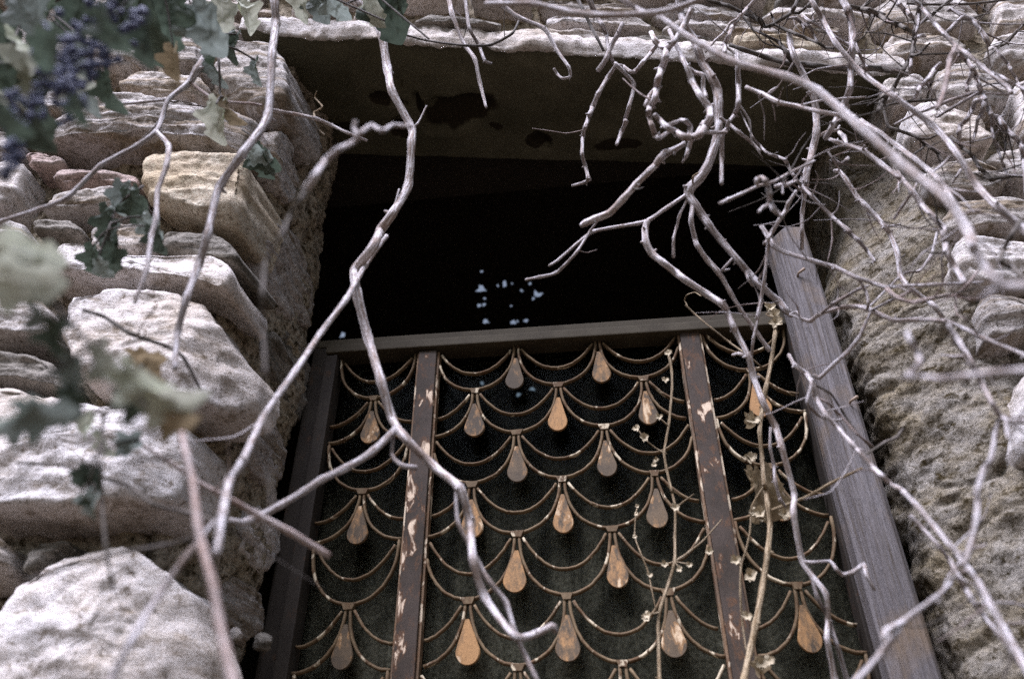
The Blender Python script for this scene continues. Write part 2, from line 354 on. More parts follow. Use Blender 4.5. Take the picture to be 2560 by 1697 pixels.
def sheet(path, z0, z1, step, amp, name, mat, ztop=None, zbot=None, recess=0, crag=0):
    """rough mortar face swept along a plan path"""
    pts = []
    for (a, b) in zip(path[:-1], path[1:]):
        a, b = Vector(a), Vector(b); n = max(1, int((b-a).length/step))
        pts += [a+(b-a)*k/n for k in range(n)]
    pts.append(Vector(path[-1]))
    for _ in range(6):
        pts = [pts[0]]+[(pts[i-1]+pts[i]*2+pts[i+1])/4 for i in range(1, len(pts)-1)]+[pts[-1]]
    nz = int((z1-z0)/step); v = []; f = []
    for i, p in enumerate(pts):
        t = (pts[min(i+1, len(pts)-1)]-pts[max(i-1, 0)]).normalized(); nrm = Vector((t.y, -t.x, 0))
        for j in range(nz+1):
            lo = zbot(p.x) if zbot else z0; hi = ztop(p.x) if ztop else z1
            P = Vector((p.x, p.y, lo+(hi-lo)*j/nz))
            if recess and p.y > .05:
                t_ = max(0, min(1, (P.z-2.42)/.3)); t_ = t_*t_*(3-2*t_); P.x += recess*t_*min(1, (p.y-.05)/.08); P.y += .06*t_*min(1, (p.y-.05)/.08)
            d = amp*(fb(P, 7, 3)*1.1 - abs(noise.noise(P*11))*1.2 + .3 + fb(P+Vector((3,1,7)), 26, 4)*.55 + fb(P, 95, 3)*.22)
            if crag:                                   # broken bedding planes dipping to the right
                q = Vector((P.x*5.5+P.z*3.2, P.y*3, P.z*8.5-P.x*5))
                w_ = max(0, min(1, (2.55-P.z)/.35+max(0, P.x-.62)*3)); n1 = noise.noise(q)+.5*noise.noise(q*2.1+Vector((3, 3, 3)))
                st = math.floor(n1*3.2)/3.2; d += crag*w_*(.55*n1+.6*(st+(n1-st)*.25)-.1)+crag*.16*noise.noise(q*5)*w_-crag*.5*w_*max(0, .12-abs(noise.noise(q*1.3+Vector((7, 1, 2)))))*6
            c = noise.noise(P*38+Vector((9,2,4)))
            if c > .28: d -= amp*(c-.28)*2.2
            v.append(P+nrm*d)
    m = nz+1
    for i in range(len(pts)-1):
        for j in range(nz): f.append((i*m+j, (i+1)*m+j, (i+1)*m+j+1, i*m+j+1))
    return wparts(obj(name, v, f, mat))
sheet([(-2.3, yw(-2.3)+.055), (-.755, yw(-.755)+.05), (-.705, -.09), (-.688, .0), (-.670, .17), (-.685, .23), (-.76, .29), (-.86, .33)], 1.2, 3.55, .0065, .016, 'mortar', 'mortar', ztop=lambda x: 3.5 if x < -.72 else 3.12)
sheet([(.52, .52), (.505, .26), (.515, .185), (.60, .13), (.69, .075), (.74, yw(.74)+.03), (1.6, yw(1.6)+.03)], 1.2, 3.5, .0062, .0085, 'mortar', 'crag', ztop=lambda x: 3.5 if x > .74 else 2.99, recess=.085, crag=.020)
sheet([(-2.3, yw(-2.3)+.03), (1.6, yw(1.6)+.03)], 3.0, 4.3, .012, .014, 'mortar', 'mortar', zbot=lambda x: lint_z(x)+.05 if x > -.8 else 3.35)

def stone(poly, mat, proud=.03, back=.14, bdir=None, label=None, amp=1., N=64, r=.012, name='stone', lay=1., chaikin=1, NW=NW, planes=()):
    """poly: 3-D outline on the wall plane -> rounded, layered, uneven block standing proud of the mortar"""
    P = [Vector(p) for p in poly]
    per = sum((P[i]-P[i-1]).length for i in range(len(P))); N = max(44, min(180, int(per/.009)))
    for _ in range(chaikin):
        P = [q for i in range(len(P)) for q in (P[i]*.82+P[(i+1) % len(P)]*.18, P[i]*.18+P[(i+1) % len(P)]*.82)]
    L = [(P[(i+1) % len(P)]-P[i]).length for i in range(len(P))]; T = sum(L); R = []; i = 0; acc = 0
    for k in range(N):
        t = T*k/N
        while acc+L[i] < t: acc += L[i]; i += 1
        R.append(P[i].lerp(P[(i+1) % len(P)], (t-acc)/L[i]))
    c = sum(R, Vector())/N; bdir = (bdir or Vector((.0, 1, 0))).normalized()
    sd = Vector((random.random()*50, random.random()*50, 0))
    mind = min((p-c).length for p in R); r = min(r, mind*.5); mind0 = sum((p-c).length for p in R)/N
    prof = [(0, 'b', back), (0, 'b', back*.6), (0, 'b', back*.3), (0, 'b', back*.12), (0, 'o', .0)]
    for k in range(1, 5):
        a = k/4*math.pi/2; prof.append((r*(1-math.cos(a)), 'o', proud*math.sin(a)))
    nr_ = max(6, min(28, int(mind0/.008))); rings = [1-(k+.6)/(nr_+.6) for k in range(nr_)]
    ext = max((p-c).length for p in R); cuts = []          # a few chisel planes give the block its broken facets
    for _ in range(7):
        a = random.uniform(0, 6.28); n_ = (Vector((math.cos(a), 0, math.sin(a)))*random.uniform(.15, .9)+NW*random.uniform(.5, 1)).normalized()
        far = max((p-c).dot(n_) for p in R)+proud*max(0, n_.dot(NW)); cuts.append((n_, far*random.uniform(.74, .96)))
    big_cuts = [(n2.normalized(), (p2+NW*proud-c).dot(n2.normalized())) for p2, n2 in planes]
    def chop(p):
        for n_, d in big_cuts:
            e = (p-c).dot(n_)-d
            if e > 0 and (p-c).dot(NW) > -.25: p = p-n_*e*.92
        for n_, d in cuts:
            e = (p-c).dot(n_)-d
            if e > 0 and (p-c).dot(NW) > -.01: p = p-n_*min(e, .035)
        return p
    V = []
    def dis(p, side):
        q = Vector((p.x*1., p.y*1., p.z*lay*4))+sd
        d = fb(q, 8, 3)*.007*amp + fb(p+sd, 38, 4)*.0035*amp + fb(p+sd, 110, 2)*.0014*amp + abs(noise.noise(q*13))*-.006*amp
        st = noise.noise(Vector((p.x*2.6, p.y*2.6, p.z*40*lay))+sd); st = max(-.35, min(.35, st*1.6))
        return d + st*.006*amp*lay
    for (ins, kind, h) in prof:
        for p in R:
            dv = (c-p); dl = dv.length; dv = dv/dl if dl else dv
            q = p+dv*min(ins, dl*.9)
            q = q+NW*h if kind == 'o' else q+bdir*h
            q = chop(q); dd = dis(q, 1); V.append(q - dv*dd*.9 + NW*(dd*.6 if kind == 'o' else 0))
    last = V[-N:]; base = [p+(c-p).normalized()*min(r, (c-p).length*.9) for p in R]
    tilt = Vector((random.uniform(-.05, .05), 0, random.uniform(-.06, .06)))
    for s in rings:
        for p in base:
            q = c+(p-c)*s; q = q+NW*(proud*(1+.10*(1-s*s))+tilt.dot(q-c)*(1-s)); q = chop(q); V.append(q+NW*dis(q, 0)*1.1)
    q = c+NW*proud*1.1; V.append(q+NW*dis(q, 0)); F = []
    nr = len(prof)+len(rings)
    for k in range(nr-1):
        for i in range(N): F.append((k*N+i, k*N+(i+1) % N, (k+1)*N+(i+1) % N, (k+1)*N+i))
    for i in range(N): F.append(((nr-1)*N+i, (nr-1)*N+(i+1) % N, nr*N))
    # orientation
    a, b, d = (V[i] for i in F[-1])
    if (b-a).cross(d-a).dot(NW) < 0: F = [tuple(reversed(q)) for q in F]
    o = wparts(obj(name, V, F, mat))
    if label: o['label'] = label
    return o
def wpoly(pts, c='W', off=0): return [on_wall(*px(c, x, y), off) for x, y in pts]
BQ = Vector((.10, 1, 0))
QUOINS = [
 ([(340,392),(362,382),(470,380),(562,376),(585,408),(577,490),(556,540),(495,530),(380,495),(335,470)], 'ochre', .045, .13, 'big ochre corner stone with a flat worn face', .8),
 ([(375,547),(440,545),(512,549),(560,600),(555,622),(460,604),(375,580)], 'dark', .02, .13, 'thin dark layered slab under the ochre stone', 1.),
 ([(100,600),(190,596),(270,618),(400,618),(523,621),(552,656),(545,702),(509,690),(424,678),(262,671),(100,652)], 'pale', .05, .12, 'long white corner slab', .8),
 ([(180,725),(230,712),(310,699),(474,708),(523,784),(580,850),(575,920),(500,955),(300,945),(200,900),(150,800)], 'pale', .055, .10, 'large pale corner stone with a slanting edge', 1.1),
 ([(-60,910),(60,925),(240,975),(420,975),(456,1013),(458,1085),(424,1175),(330,1195),(230,1213),(100,1215),(-60,1218)], 'pale', .07, .10, 'huge pale block above the dark gap', 1.2),
 ([(5,1480),(60,1385),(117,1325),(212,1272),(318,1276),(355,1306),(405,1350),(440,1420),(462,1568),(455,1660),(0,1660),(-20,1560)], 'pale', .05, .12, 'big rounded boulder at the foot of the corner', 1.25),
 ([(495,170),(520,118),(620,112),(660,140),(672,175),(675,240),(629,262),(510,240)], 'stone', .03, .16, 'grey corner stone below the lintel end', 1.),
 ([(78,307),(290,247),(389,254),(600,296),(612,330),(585,368),(442,353),(283,350),(78,353)], 'stone', .05, .12, 'long layered schist slab with torn edges', 1.3),
]
RIDGE = {'big rounded': (262,1410,(.62,-.75,.12)), 'huge pale': (372,1090,(.60,-.75,-.22)), 'large pale': (462,826,(.75,-.62,.05)), 'big ochre': (560,450,(.8,-.6,0))}
for pts, m, pr, bk, lb, am in QUOINS:
    pl = [(on_wall(*px('W', x, y)), Vector(n)) for k, (x, y, n) in RIDGE.items() if lb.startswith(k)]
    stone(wpoly(pts), m, pr, bk, BQ, lb, am, N=128, r=.013, lay=.5 if m == 'pale' else .9, planes=pl)
SMALL = [
 ([(-60,1246),(0,1246),(50,1268),(46,1331),(0,1350),(-60,1356)], 'stone', .05), ([(60,362),(110,360),(165,382),(140,396),(70,392)], 'pink', .02),
 ([(117,408),(226,399),(336,420),(328,446),(212,434),(141,440)], 'pink', .025), ([(-60,430),(0,390),(42,382),(81,400),(46,485),(-60,510)], 'pale', .04),
 ([(100,478),(250,446),(330,455),(334,485),(254,500),(106,498)], 'stone', .025), ([(80,524),(177,519),(200,547),(148,563),(95,552)], 'dark', .03),
 ([(210,540),(340,520),(365,560),(300,590),(215,580)], 'stone', .02), ([(80,30),(200,18),(350,30),(345,60),(90,66)], 'pale', .035),
 ([(280,190),(380,180),(490,205),(485,235),(390,240),(285,225)], 'stone', .03), ([(370,120),(430,95),(480,120),(470,170),(380,170)], 'stone', .03),
 ([(100,90),(280,80),(350,110),(320,170),(120,180)], 'stone', .03), ([(-60,80),(70,70),(80,170),(-60,200)], 'stone', .03), ([(-60,225),(240,205),(260,235),(60,300),(-60,310)], 'stone', .035),
 ([(-60,330),(50,325),(60,352),(40,370),(-60,378)], 'stone', .03), ([(-60,530),(60,528),(85,590),(-60,600)], 'stone', .03), ([(-60,625),(80,618),(90,665),(-60,690)], 'stone', .03),
 ([(-60,712),(100,700),(140,745),(130,800),(-60,810)], 'stone', .04), ([(-60,830),(120,825),(190,915),(60,900),(-60,890)], 'dark', .03),
 ([(370,-40),(600,-45),(605,-5),(380,0)], 'stone', .03), ([(365,15),(520,10),(590,20),(585,50),(380,60)], 'pale', .025), ([(490,70),(560,66),(575,95),(500,102)], 'stone', .02),
 ([(-60,-60),(340,-60),(350,-5),(-60,0)], 'stone', .03), ([(80,1262),(140,1255),(180,1250),(120,1300),(70,1345)], 'dark', .02),
 # masonry to the right of the door
  ([(2340,880),(2460,860),(2470,1060),(2350,1060)], 'pale', .04),
  
  
 ([(2255,700),(2330,690),(2400,720),(2400,780),(2280,800)], 'stone', .03), 
 ([(2190,575),(2290,560),(2400,585),(2400,660),(2260,680),(2200,640)], 'pale', .035), ([(2170,480),(2290,470),(2400,490),(2400,545),(2190,545)], 'stone', .03),
 ([(2120,400),(2240,385),(2330,420),(2300,455),(2150,455)], 'stone', .03), ([(2255,375),(2400,350),(2400,440),(2345,430)], 'pale', .03),
 ([(2070,285),(2130,262),(2260,310),(2290,345),(2230,370),(2100,345)], 'pale', .045), ([(2150,175),(2230,150),(2310,200),(2325,250),(2260,260),(2170,235)], 'stone', .03),
 ([(2330,200),(2400,190),(2420,320),(2350,325)], 'stone', .03), ([(2020,200),(2120,185),(2150,240),(2050,250)], 'stone', .025),
 ([(2035,100),(2130,95),(2230,120),(2200,140),(2050,150)], 'stone', .03), ([(2260,110),(2400,90),(2400,160),(2320,170)], 'pale', .03),
 ([(2010,10),(2160,5),(2260,50),(2240,80),(2020,80)], 'stone', .03), ([(2290,15),(2420,0),(2420,70),(2300,85)], 'stone', .03),
]
for pts, m, pr in SMALL: stone(wpoly(pts), m, pr, .10, None, None, 1.7 if m == 'rubble' else 1., N=72, r=.010)
# rough stones in the left side of the doorway
def rpoly(pts, X):
    out = []
    for x, y in pts:
        d = ray(*px('W', x, y)); out.append(CAM+d*((X-CAM.x)/d.x))
    return out
for pts, m, pr in (([(600,560),(645,500),(690,560),(722,690),(705,765),(645,730),(605,650)], 'stone', .022), ([(610,770),(680,765),(718,860),(702,985),(652,950),(612,860)], 'dark', .02),
                   ([(590,930),(640,985),(662,1090),(610,1140),(565,1060)], 'stone', .025), ([(560,1180),(620,1160),(648,1250),(600,1335),(540,1290)], 'pale', .03), ([(515,1330),(590,1350),(602,1455),(545,1490),(505,1420)], 'stone', .03),
                   ([(625,300),(668,310),(690,420),(670,480),(640,430)], 'stone', .02)):
    stone(rpoly(pts, -.678), m, pr*.5, .06, Vector((-1, 0, 0)), None, 1.1, N=72, r=.012, NW=Vector((1, -.12, 0)).normalized())
# flat courses over the lintel
def wz(x, z): return Vector((x, yw(x), z))
zc = 0.075; row = 0
while zc < 1.25:
    h = random.uniform(.035, .075); x = -.78+random.uniform(-.1, .1) if zc < .35 else -2.0
    if zc > .3: h *= 1.3
    while x < 1.35:
        w = random.uniform(.10, .42); g = random.uniform(.008, .03)
        zb = lint_z(min(max(x, -.8), .75)); hh = h*random.uniform(.75, 1.1)
        if random.random() < .88 and not (x+w > .78 and zc < .3):
            n = max(3, int(w/.06)); top = []; bot = []
            for k in range(n+1):
                s = k/n; xx = x+w*s; e = .25 if k in (0, n) else 0
                zz = lint_z(min(max(xx, -.8), .75))+zc
                bot.append(wz(xx, zz+hh*e*random.uniform(.3, 1)+random.uniform(-.003, .004))); top.append(wz(xx, zz+hh*(1-e*random.uniform(.3, 1.2))+random.uniform(-.006, .006)))
            stone(bot+top[::-1], random.choices(['stone', 'pale', 'pink', 'dark', 'ochre'], [6, 3, .7, 2, .1])[0], random.uniform(.012, .05), .09, None, None, 1., N=60, r=.007)
        x += w+g
    zc += h+random.uniform(.012, .026); row += 1

# lintel: thin bright broken front edge, deep flat soffit
def lintel():
    nx, ny, nzz = 240, 52, 7; V = []; F = []; x0, x1 = -.80, .76
    def yb(x): return .19+(.32-.19)*(x+.75)/1.45
    def thick(x): return .082+.012*noise.noise(Vector((x*3.1, 5, 0)))
    prof = [('t', 0.)]+[('f', k/nzz) for k in range(nzz+1)]+[('s', k/ny) for k in range(1, ny+1)]
    for i in range(nx+1):
        x = x0+(x1-x0)*i/nx
        for kind, s in prof:
            zb = lint_z(x)
            if kind == 't': P = Vector((x, yw(x)+.10, zb+thick(x)))
            elif kind == 'f': P = Vector((x, yw(x)-.02-.012*math.sin(math.pi*s), zb+thick(x)*(1-s)))
            else: P = Vector((x, (yw(x)-.02)*(1-s)+yb(x)*s, zb))
            if kind != 's':
                d = fb(P, 9, 4)*.012+fb(P, 40, 4)*.006+noise.noise(Vector((x*3, 0, P.z*45)))*.008
                P.y -= d; P.z += fb(P+Vector((4,4,4)), 14, 4)*.009*(1 if kind == 'f' else .5)
            else:
                e = max(0, 1-s*9); wv = noise.noise_vector(P*14)*.025; hol = 0
                for (qx, qy, ax, ay, ro) in PATCH[:5]:
                    dx, dy = P.x+wv.x-qx, P.y+wv.y-qy; c_, s_ = math.cos(ro), math.sin(ro)
                    hol = max(hol, 1-math.hypot((dx*c_+dy*s_)/ax, (-dx*s_+dy*c_)/ay))
                P.z += .018*min(1, max(0, hol)*5)
                P.z += fb(Vector((x, yw(x)-.02, zb))+Vector((4,4,4)), 14, 4)*.009*e + fb(P, 10, 4)*.004*(1-e) + e*.004
                P.y -= (fb(Vector((x, yw(x)-.02, zb)), 9, 4)*.012+fb(Vector((x, yw(x)-.02, zb)), 40, 4)*.006+noise.noise(Vector((x*3, 0, zb*45)))*.008)*max(0, 1-s*9)
            V.append(P)
    m = len(prof)
    fm = []
    for i in range(nx):
        for j in range(m-1):
            F.append((i*m+j, i*m+j+1, (i+1)*m+j+1, (i+1)*m+j)); fm.append(0 if j < nzz+1 else 1)
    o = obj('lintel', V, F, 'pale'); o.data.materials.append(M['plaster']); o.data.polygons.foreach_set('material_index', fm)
    wparts(o); o['label'] = 'flat stone lintel with a bright broken edge and stained brown soffit'
lintel()
wparts(obj('lintel_back', *prism([(-.85, .16), (.80, .29), (.80, .50), (-.85, .48)], 3.16, 3.5), 'room', None, False))

# ------------------------------------------------------------------ gate
GY = .25; PIT = .183
gate = empty('iron_gate', (-.1, GY, 0)); tag(gate, 'rusty iron gate of fish-scale arcs and teardrop plates before dusty glass', 'gate')
bpy.context.view_layer.update()
def gp(o): o.parent = gate; o.matrix_parent_inverse = gate.matrix_world.inverted(); return o
def bar(name, b, mat, bev=.002): return gp(bevbox(name, *b, mat, None, bev))
# outer frame, each side a stepped pair of bars
bar('frame_post', (-.668, -.632, GY-.005, GY+.05, .1, 2.452), 'frame', .003); bar('frame_post', (-.630, -.602, GY-.018, GY+.03, .1, 2.405), 'frame', .003)
bar('frame_post', (.400, .428, GY-.018, GY+.03, .1, 2.392), 'frame', .003); bar('frame_post', (.430, .475, GY-.005, GY+.05, .1, 2.43), 'frame', .003)
def sloped(name, x0, x1, y0, y1, z0, z1, drop, mat):
    o = bar(name, (x0, x1, y0, y1, z0, z1), mat, .003)
    for v in o.data.vertices: v.co.z -= drop*(v.co.x-x0)/(x1-x0)
    return o
sloped('top_rail', -.630, .428, GY-.022, GY+.035, 2.410, 2.432, .022, 'rail')
sloped('top_rail', -.660, .470, GY-.008, GY+.05, 2.437, 2.457, .022, 'rail')
sloped('rail_seam', -.64, .44, GY-.004, GY+.045, 2.4315, 2.4375, .022, 'frame')
for xc in (-.3905, .195):
    st = bar('stile', (xc-.0205, xc+.0205, GY-.012, GY+.02, .1, 2.40), 'stile', .002)
    for s in (-1, 1):
        e = bar('stile_edge', (xc+s*.0232-.0026, xc+s*.0232+.0026, GY-.004, GY+.018, .1, 2.40), 'edge', .0015)
rows = [2.402, 2.291, 2.180, 2.067, 1.957, 1.832, 1.712, 1.594, 1.476, 1.358]
def flatrod(pts, hw, hd, jit=.0006):
    """flat bar following 2-D pts (x,z) at gate depth"""
    V = []; F = []; n = len(pts)
    for i, (x, z) in enumerate(pts):
        a = pts[max(i-1, 0)]; b = pts[min(i+1, n-1)]; tx, tz = b[0]-a[0], b[1]-a[1]; l = math.hypot(tx, tz) or 1
        nx, nz = -tz/l, tx/l; j = random.uniform(-jit, jit)
        for (sx, sy) in ((-1, -.55), (-.55, -1), (.55, -1), (1, -.55), (1, .55), (.55, 1), (-.55, 1), (-1, .55)):
            V.append(Vector((x+nx*(sx*hw+j), GY+.004+sy*hd, z+nz*(sx*hw+j))))
    for i in range(n-1):
        for k in range(8): F.append((i*8+k, i*8+(k+1) % 8, (i+1)*8+(k+1) % 8, (i+1)*8+k))
    F.append(tuple(range(8))[::-1]); F.append(tuple(range((n-1)*8, n*8)))
    return V, F
def arcs(xc, r, lo, hi):
    """outer and inner arc of one scale, cut to lo..hi"""
    z0, z1 = rows[r], rows[r+1]; h = z0-z1; a = PIT/2
    wx = random.uniform(-.003, .003); h *= random.uniform(.985, 1.01)
    o_ = []; i_ = []
    for k in range(33):
        t = math.pi*k/32; x = -math.cos(t); z = -math.sin(t)**.86
        X = xc+x*(a-.0045)+wx*math.sin(t)
        if lo-.001 <= X <= hi+.001: o_.append((X, z0+z*(h-.002)))
    for k in range(25):
        x = -1+2*k/24; X = xc+x*(a-.012)
        if lo-.001 <= X <= hi+.001: i_.append((X, z0-.010-(h*.60-.010)*(1-abs(x)**2.15)))
    for nm, pts, hw in (('outer_arc', o_, .0031), ('inner_arc', i_, .0028)):
        if len(pts) > 2: gp(obj(nm, *flatrod(pts, hw, .006), 'rod'))
def teardrop(x, z):
    """flat plate, pointed at the top"""
    n = 22; out = []; cz = z-.094; R = .0215; th = .37
    for k in range(n+1):
        a = -math.pi/2-(math.pi/2+th)+ (math.pi+2*th)*k/n; out.append((R*math.cos(a), R*math.sin(a)+cz-z))
    out.append((.0035, -.036)); out.append((-.0035, -.036))
    g_ = random.uniform(-.07, .07); q_ = random.uniform(.93, 1.05); out = [((p*math.cos(g_)+(q+.03)*math.sin(g_))*q_, -p*math.sin(g_)+q) for p, q in out]
    N = len(out); V = [(x+p*.93, GY-.004, z+q) for p, q in out]+[(x+p, GY-.002, z+q) for p, q in out]+[(x+p, GY+.003, z+q) for p, q in out]+[(x, GY-.0045, cz)]
    F = [(i, (i+1) % N, 3*N) for i in range(N)]
    for b in (0, N): F += [(b+i, b+N+i, b+N+(i+1) % N, b+(i+1) % N) for i in range(N)]
    F.append(tuple(range(2*N, 3*N)))
    o = gp(obj('teardrop', V, F, 'drop', None, False))
    return o
def joint(x, z):
    w = .011+random.uniform(-.001, .003)
    V, F = box(x-w, x+w, GY-.004, GY+.010, z-.008, z+.004)
    V = [(p[0] if p[2] > z else x+(p[0]-x)*.6, p[1], p[2]+random.uniform(-.001, .001)) for p in V]
    gp(obj('weld_plate', V, F, 'rod', None, False))
PAN = [(-.602, -.4165, 1), (-.3645, .169, 3), (.221, .400, 1)]
for (lo, hi, n) in PAN:
    mid = (lo+hi)/2; left = mid-n*PIT/2
    for r in range(len(rows)-1):
        if r % 2 == 0:
            for k in range(n): arcs(left+PIT*(k+.5), r, lo, hi)
            for k in range(1, n): teardrop(left+PIT*k, rows[r]); 
            for k in range(1, n):
                if r: joint(left+PIT*k, rows[r])
        else:
            for k in range(n+1): arcs(left+PIT*k, r, lo, hi)
            for k in range(n): teardrop(left+PIT*(k+.5), rows[r]); joint(left+PIT*(k+.5), rows[r])
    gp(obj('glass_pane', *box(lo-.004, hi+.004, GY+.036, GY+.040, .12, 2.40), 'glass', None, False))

# ------------------------------------------------------------------ wooden post
post = empty('wooden_post', (.42, .1, 0)); tag(post, 'weathered grey wooden post standing against the right jamb', 'post')
bpy.context.view_layer.update()
def postmesh():
    bm = bmesh.new(); nz = 90; prof = []
    def cs(z):
        t = (z-1.6)/(.85); xl = .386-.010*t; xr = .447-.004*t
        k = 1.045; return [(x*k, y+.07) for x, y in [(xl-.002, .130), (xl, .102), (xl+.024, .064), (xl+.030, .058), (xr-.006, .062), (xr, .070), (xr, .130)]]
    rings = []
    for k in range(nz+1):
        z = 2.575*k/nz; r = []
        for i, (x, y) in enumerate(cs(z)):
            p = Vector((x, y, z)); n1 = noise.noise(Vector((x*60, y*60, z*3)))*.0022+noise.noise(Vector((x*9, 1, z*2)))*.003
            r.append(bm.verts.new((x+n1, y+n1*.6, z)))
        rings.append(r)
    for a, b in zip(rings[:-1], rings[1:]):
        for i in range(7): bm.faces.new((a[i], a[(i+1) % 7], b[(i+1) % 7], b[i]))
    bm.faces.new(rings[0][::-1]); bm.faces.new(rings[-1])
    bmesh.ops.recalc_face_normals(bm, faces=bm.faces)
    me = bpy.data.meshes.new('timber'); bm.to_mesh(me); bm.free(); me.materials.append(M['wood'])
    return me
pm = bpy.data.objects.new('timber', postmesh()); COL.objects.link(pm); pm.parent = post; pm.matrix_parent_inverse = post.matrix_world.inverted()

# ------------------------------------------------------------------ vines
def catmull(P, R, step):
    out = []; rr = []; cum = []; L = 0
    n = len(P)
    for i in range(n-1):
        p0 = P[i-1] if i else P[0]*2-P[1]; p1, p2 = P[i], P[i+1]; p3 = P[i+2] if i+2 < n else P[-1]*2-P[-2]
        d = (p2-p1).length; m = max(3, min(40, int(d/step)))
        for k in range(m):
            t = k/m; t2, t3 = t*t, t*t*t; T = .62
            m1 = (p2-p0)*.5*T; m2 = (p3-p1)*.5*T
            q = p1*(2*t3-3*t2+1)+m1*(t3-2*t2+t)+p2*(-2*t3+3*t2)+m2*(t3-t2)
            nd = min(t, 1-t)*d
            bulge = .20*math.exp(-(nd/(R[i]*2.2+1e-6))**2)
            r = (R[i]*(1-t)+R[i+1]*t)*(1+bulge)
            out.append(q); rr.append(r)
    out.append(P[-1]); rr.append(R[-1])
    return out, rr
def tube(P, R, sides=9, wob=.12):
    V = []; F = []; A = []; n = len(P); t = (P[1]-P[0]).normalized()
    u = t.orthogonal().normalized(); s = 0; sd = Vector((random.random()*40, 0, 0))
    for i in range(n):
        t = (P[min(i+1, n-1)]-P[max(i-1, 0)]).normalized(); u = (u-t*u.dot(t)).normalized(); w = t.cross(u)
        if i: s += (P[i]-P[i-1]).length
        for k in range(sides):
            a = 2*math.pi*k/sides; r = R[i]*(1+wob*noise.noise(Vector((math.cos(a)*1.4, math.sin(a)*1.4, s/max(R[i], .001)*.25))+sd))
            V.append(P[i]+(u*math.cos(a)+w*math.sin(a))*r); A.append((a/6.283, s*10, sd.x))
    for i in range(n-1):
        for k in range(sides): F.append((i*sides+k, i*sides+(k+1) % sides, (i+1)*sides+(k+1) % sides, (i+1)*sides+k))
    for e, o_ in ((0, -1), (n-1, 1)):
        c = len(V); V.append(P[e]+(P[e]-P[e-o_]).normalized()*R[e]*.5); A.append((0, s*10, sd.x))
        for k in range(sides):
            q = (e*sides+k, e*sides+(k+1) % sides, c); F.append(q if o_ > 0 else q[::-1])
    return V, F, A
def extend(uv):
    """carry a cane that runs off the picture on beyond its edge"""
    uv = list(uv)
    for end in (0, -1):
        p = uv[end]; q = uv[1] if end == 0 else uv[-2]
        if p[0] < 8 or p[0] > 2552 or p[1] < 8 or p[1] > 1689:
            d = Vector((p[0]-q[0], p[1]-q[1])).normalized()*170; e = (p[0]+d.x, p[1]+d.y)
            if end == 0: uv.insert(0, e)
            else: uv.append(e)
    return uv
def trace(spec):
    out = []; c = 'W'
    for it in spec:
        if isinstance(it, str): c = it
        else: out.append(px(c, *it))
    return out
def lerp_r(rs, n):
    if not isinstance(rs, (tuple, list)): return [rs]*n
    m = len(rs)-1; return [rs[min(int(i/(n-1)*m), m-1)]*(1-(i/(n-1)*m-min(int(i/(n-1)*m), m-1)))+rs[min(int(i/(n-1)*m), m-1)+1]*(i/(n-1)*m-min(int(i/(n-1)*m), m-1)) for i in range(n)]
def build_cane(uv, rs, Y0, Y1, start=None, spurs=True):
    rs = [q*THIN for q in rs] if isinstance(rs, (tuple, list)) else rs*THIN
    uv = extend(uv) if start is None else uv
    if start is not None and (uv[-1][0] > 2552 or uv[-1][1] > 1689 or uv[-1][0] < 8 or uv[-1][1] < 8):
        d = (Vector(uv[-1])-Vector(uv[-2])).normalized()*170; uv = uv+[(uv[-1][0]+d.x, uv[-1][1]+d.y)]
    n = len(uv); rp = lerp_r(rs, n)
    cl = [0]
    for i in range(1, n): cl.append(cl[-1]+math.dist(uv[i], uv[i-1]))
    P = []
    for i, (u, v) in enumerate(uv):
        s = cl[i]/cl[-1]; Y = Y0+(Y1-Y0)*s+.012*math.sin(3.1*i+Y0*40)*(0 if i == 0 else 1)
        P.append(at(u, v, Y))
    if start is not None: P[0] = start.copy()
    R = [r*mpp(p) for r, p in zip(rp, P)]
    return P, R
ALL = []; THIN = .84; FINE = 1
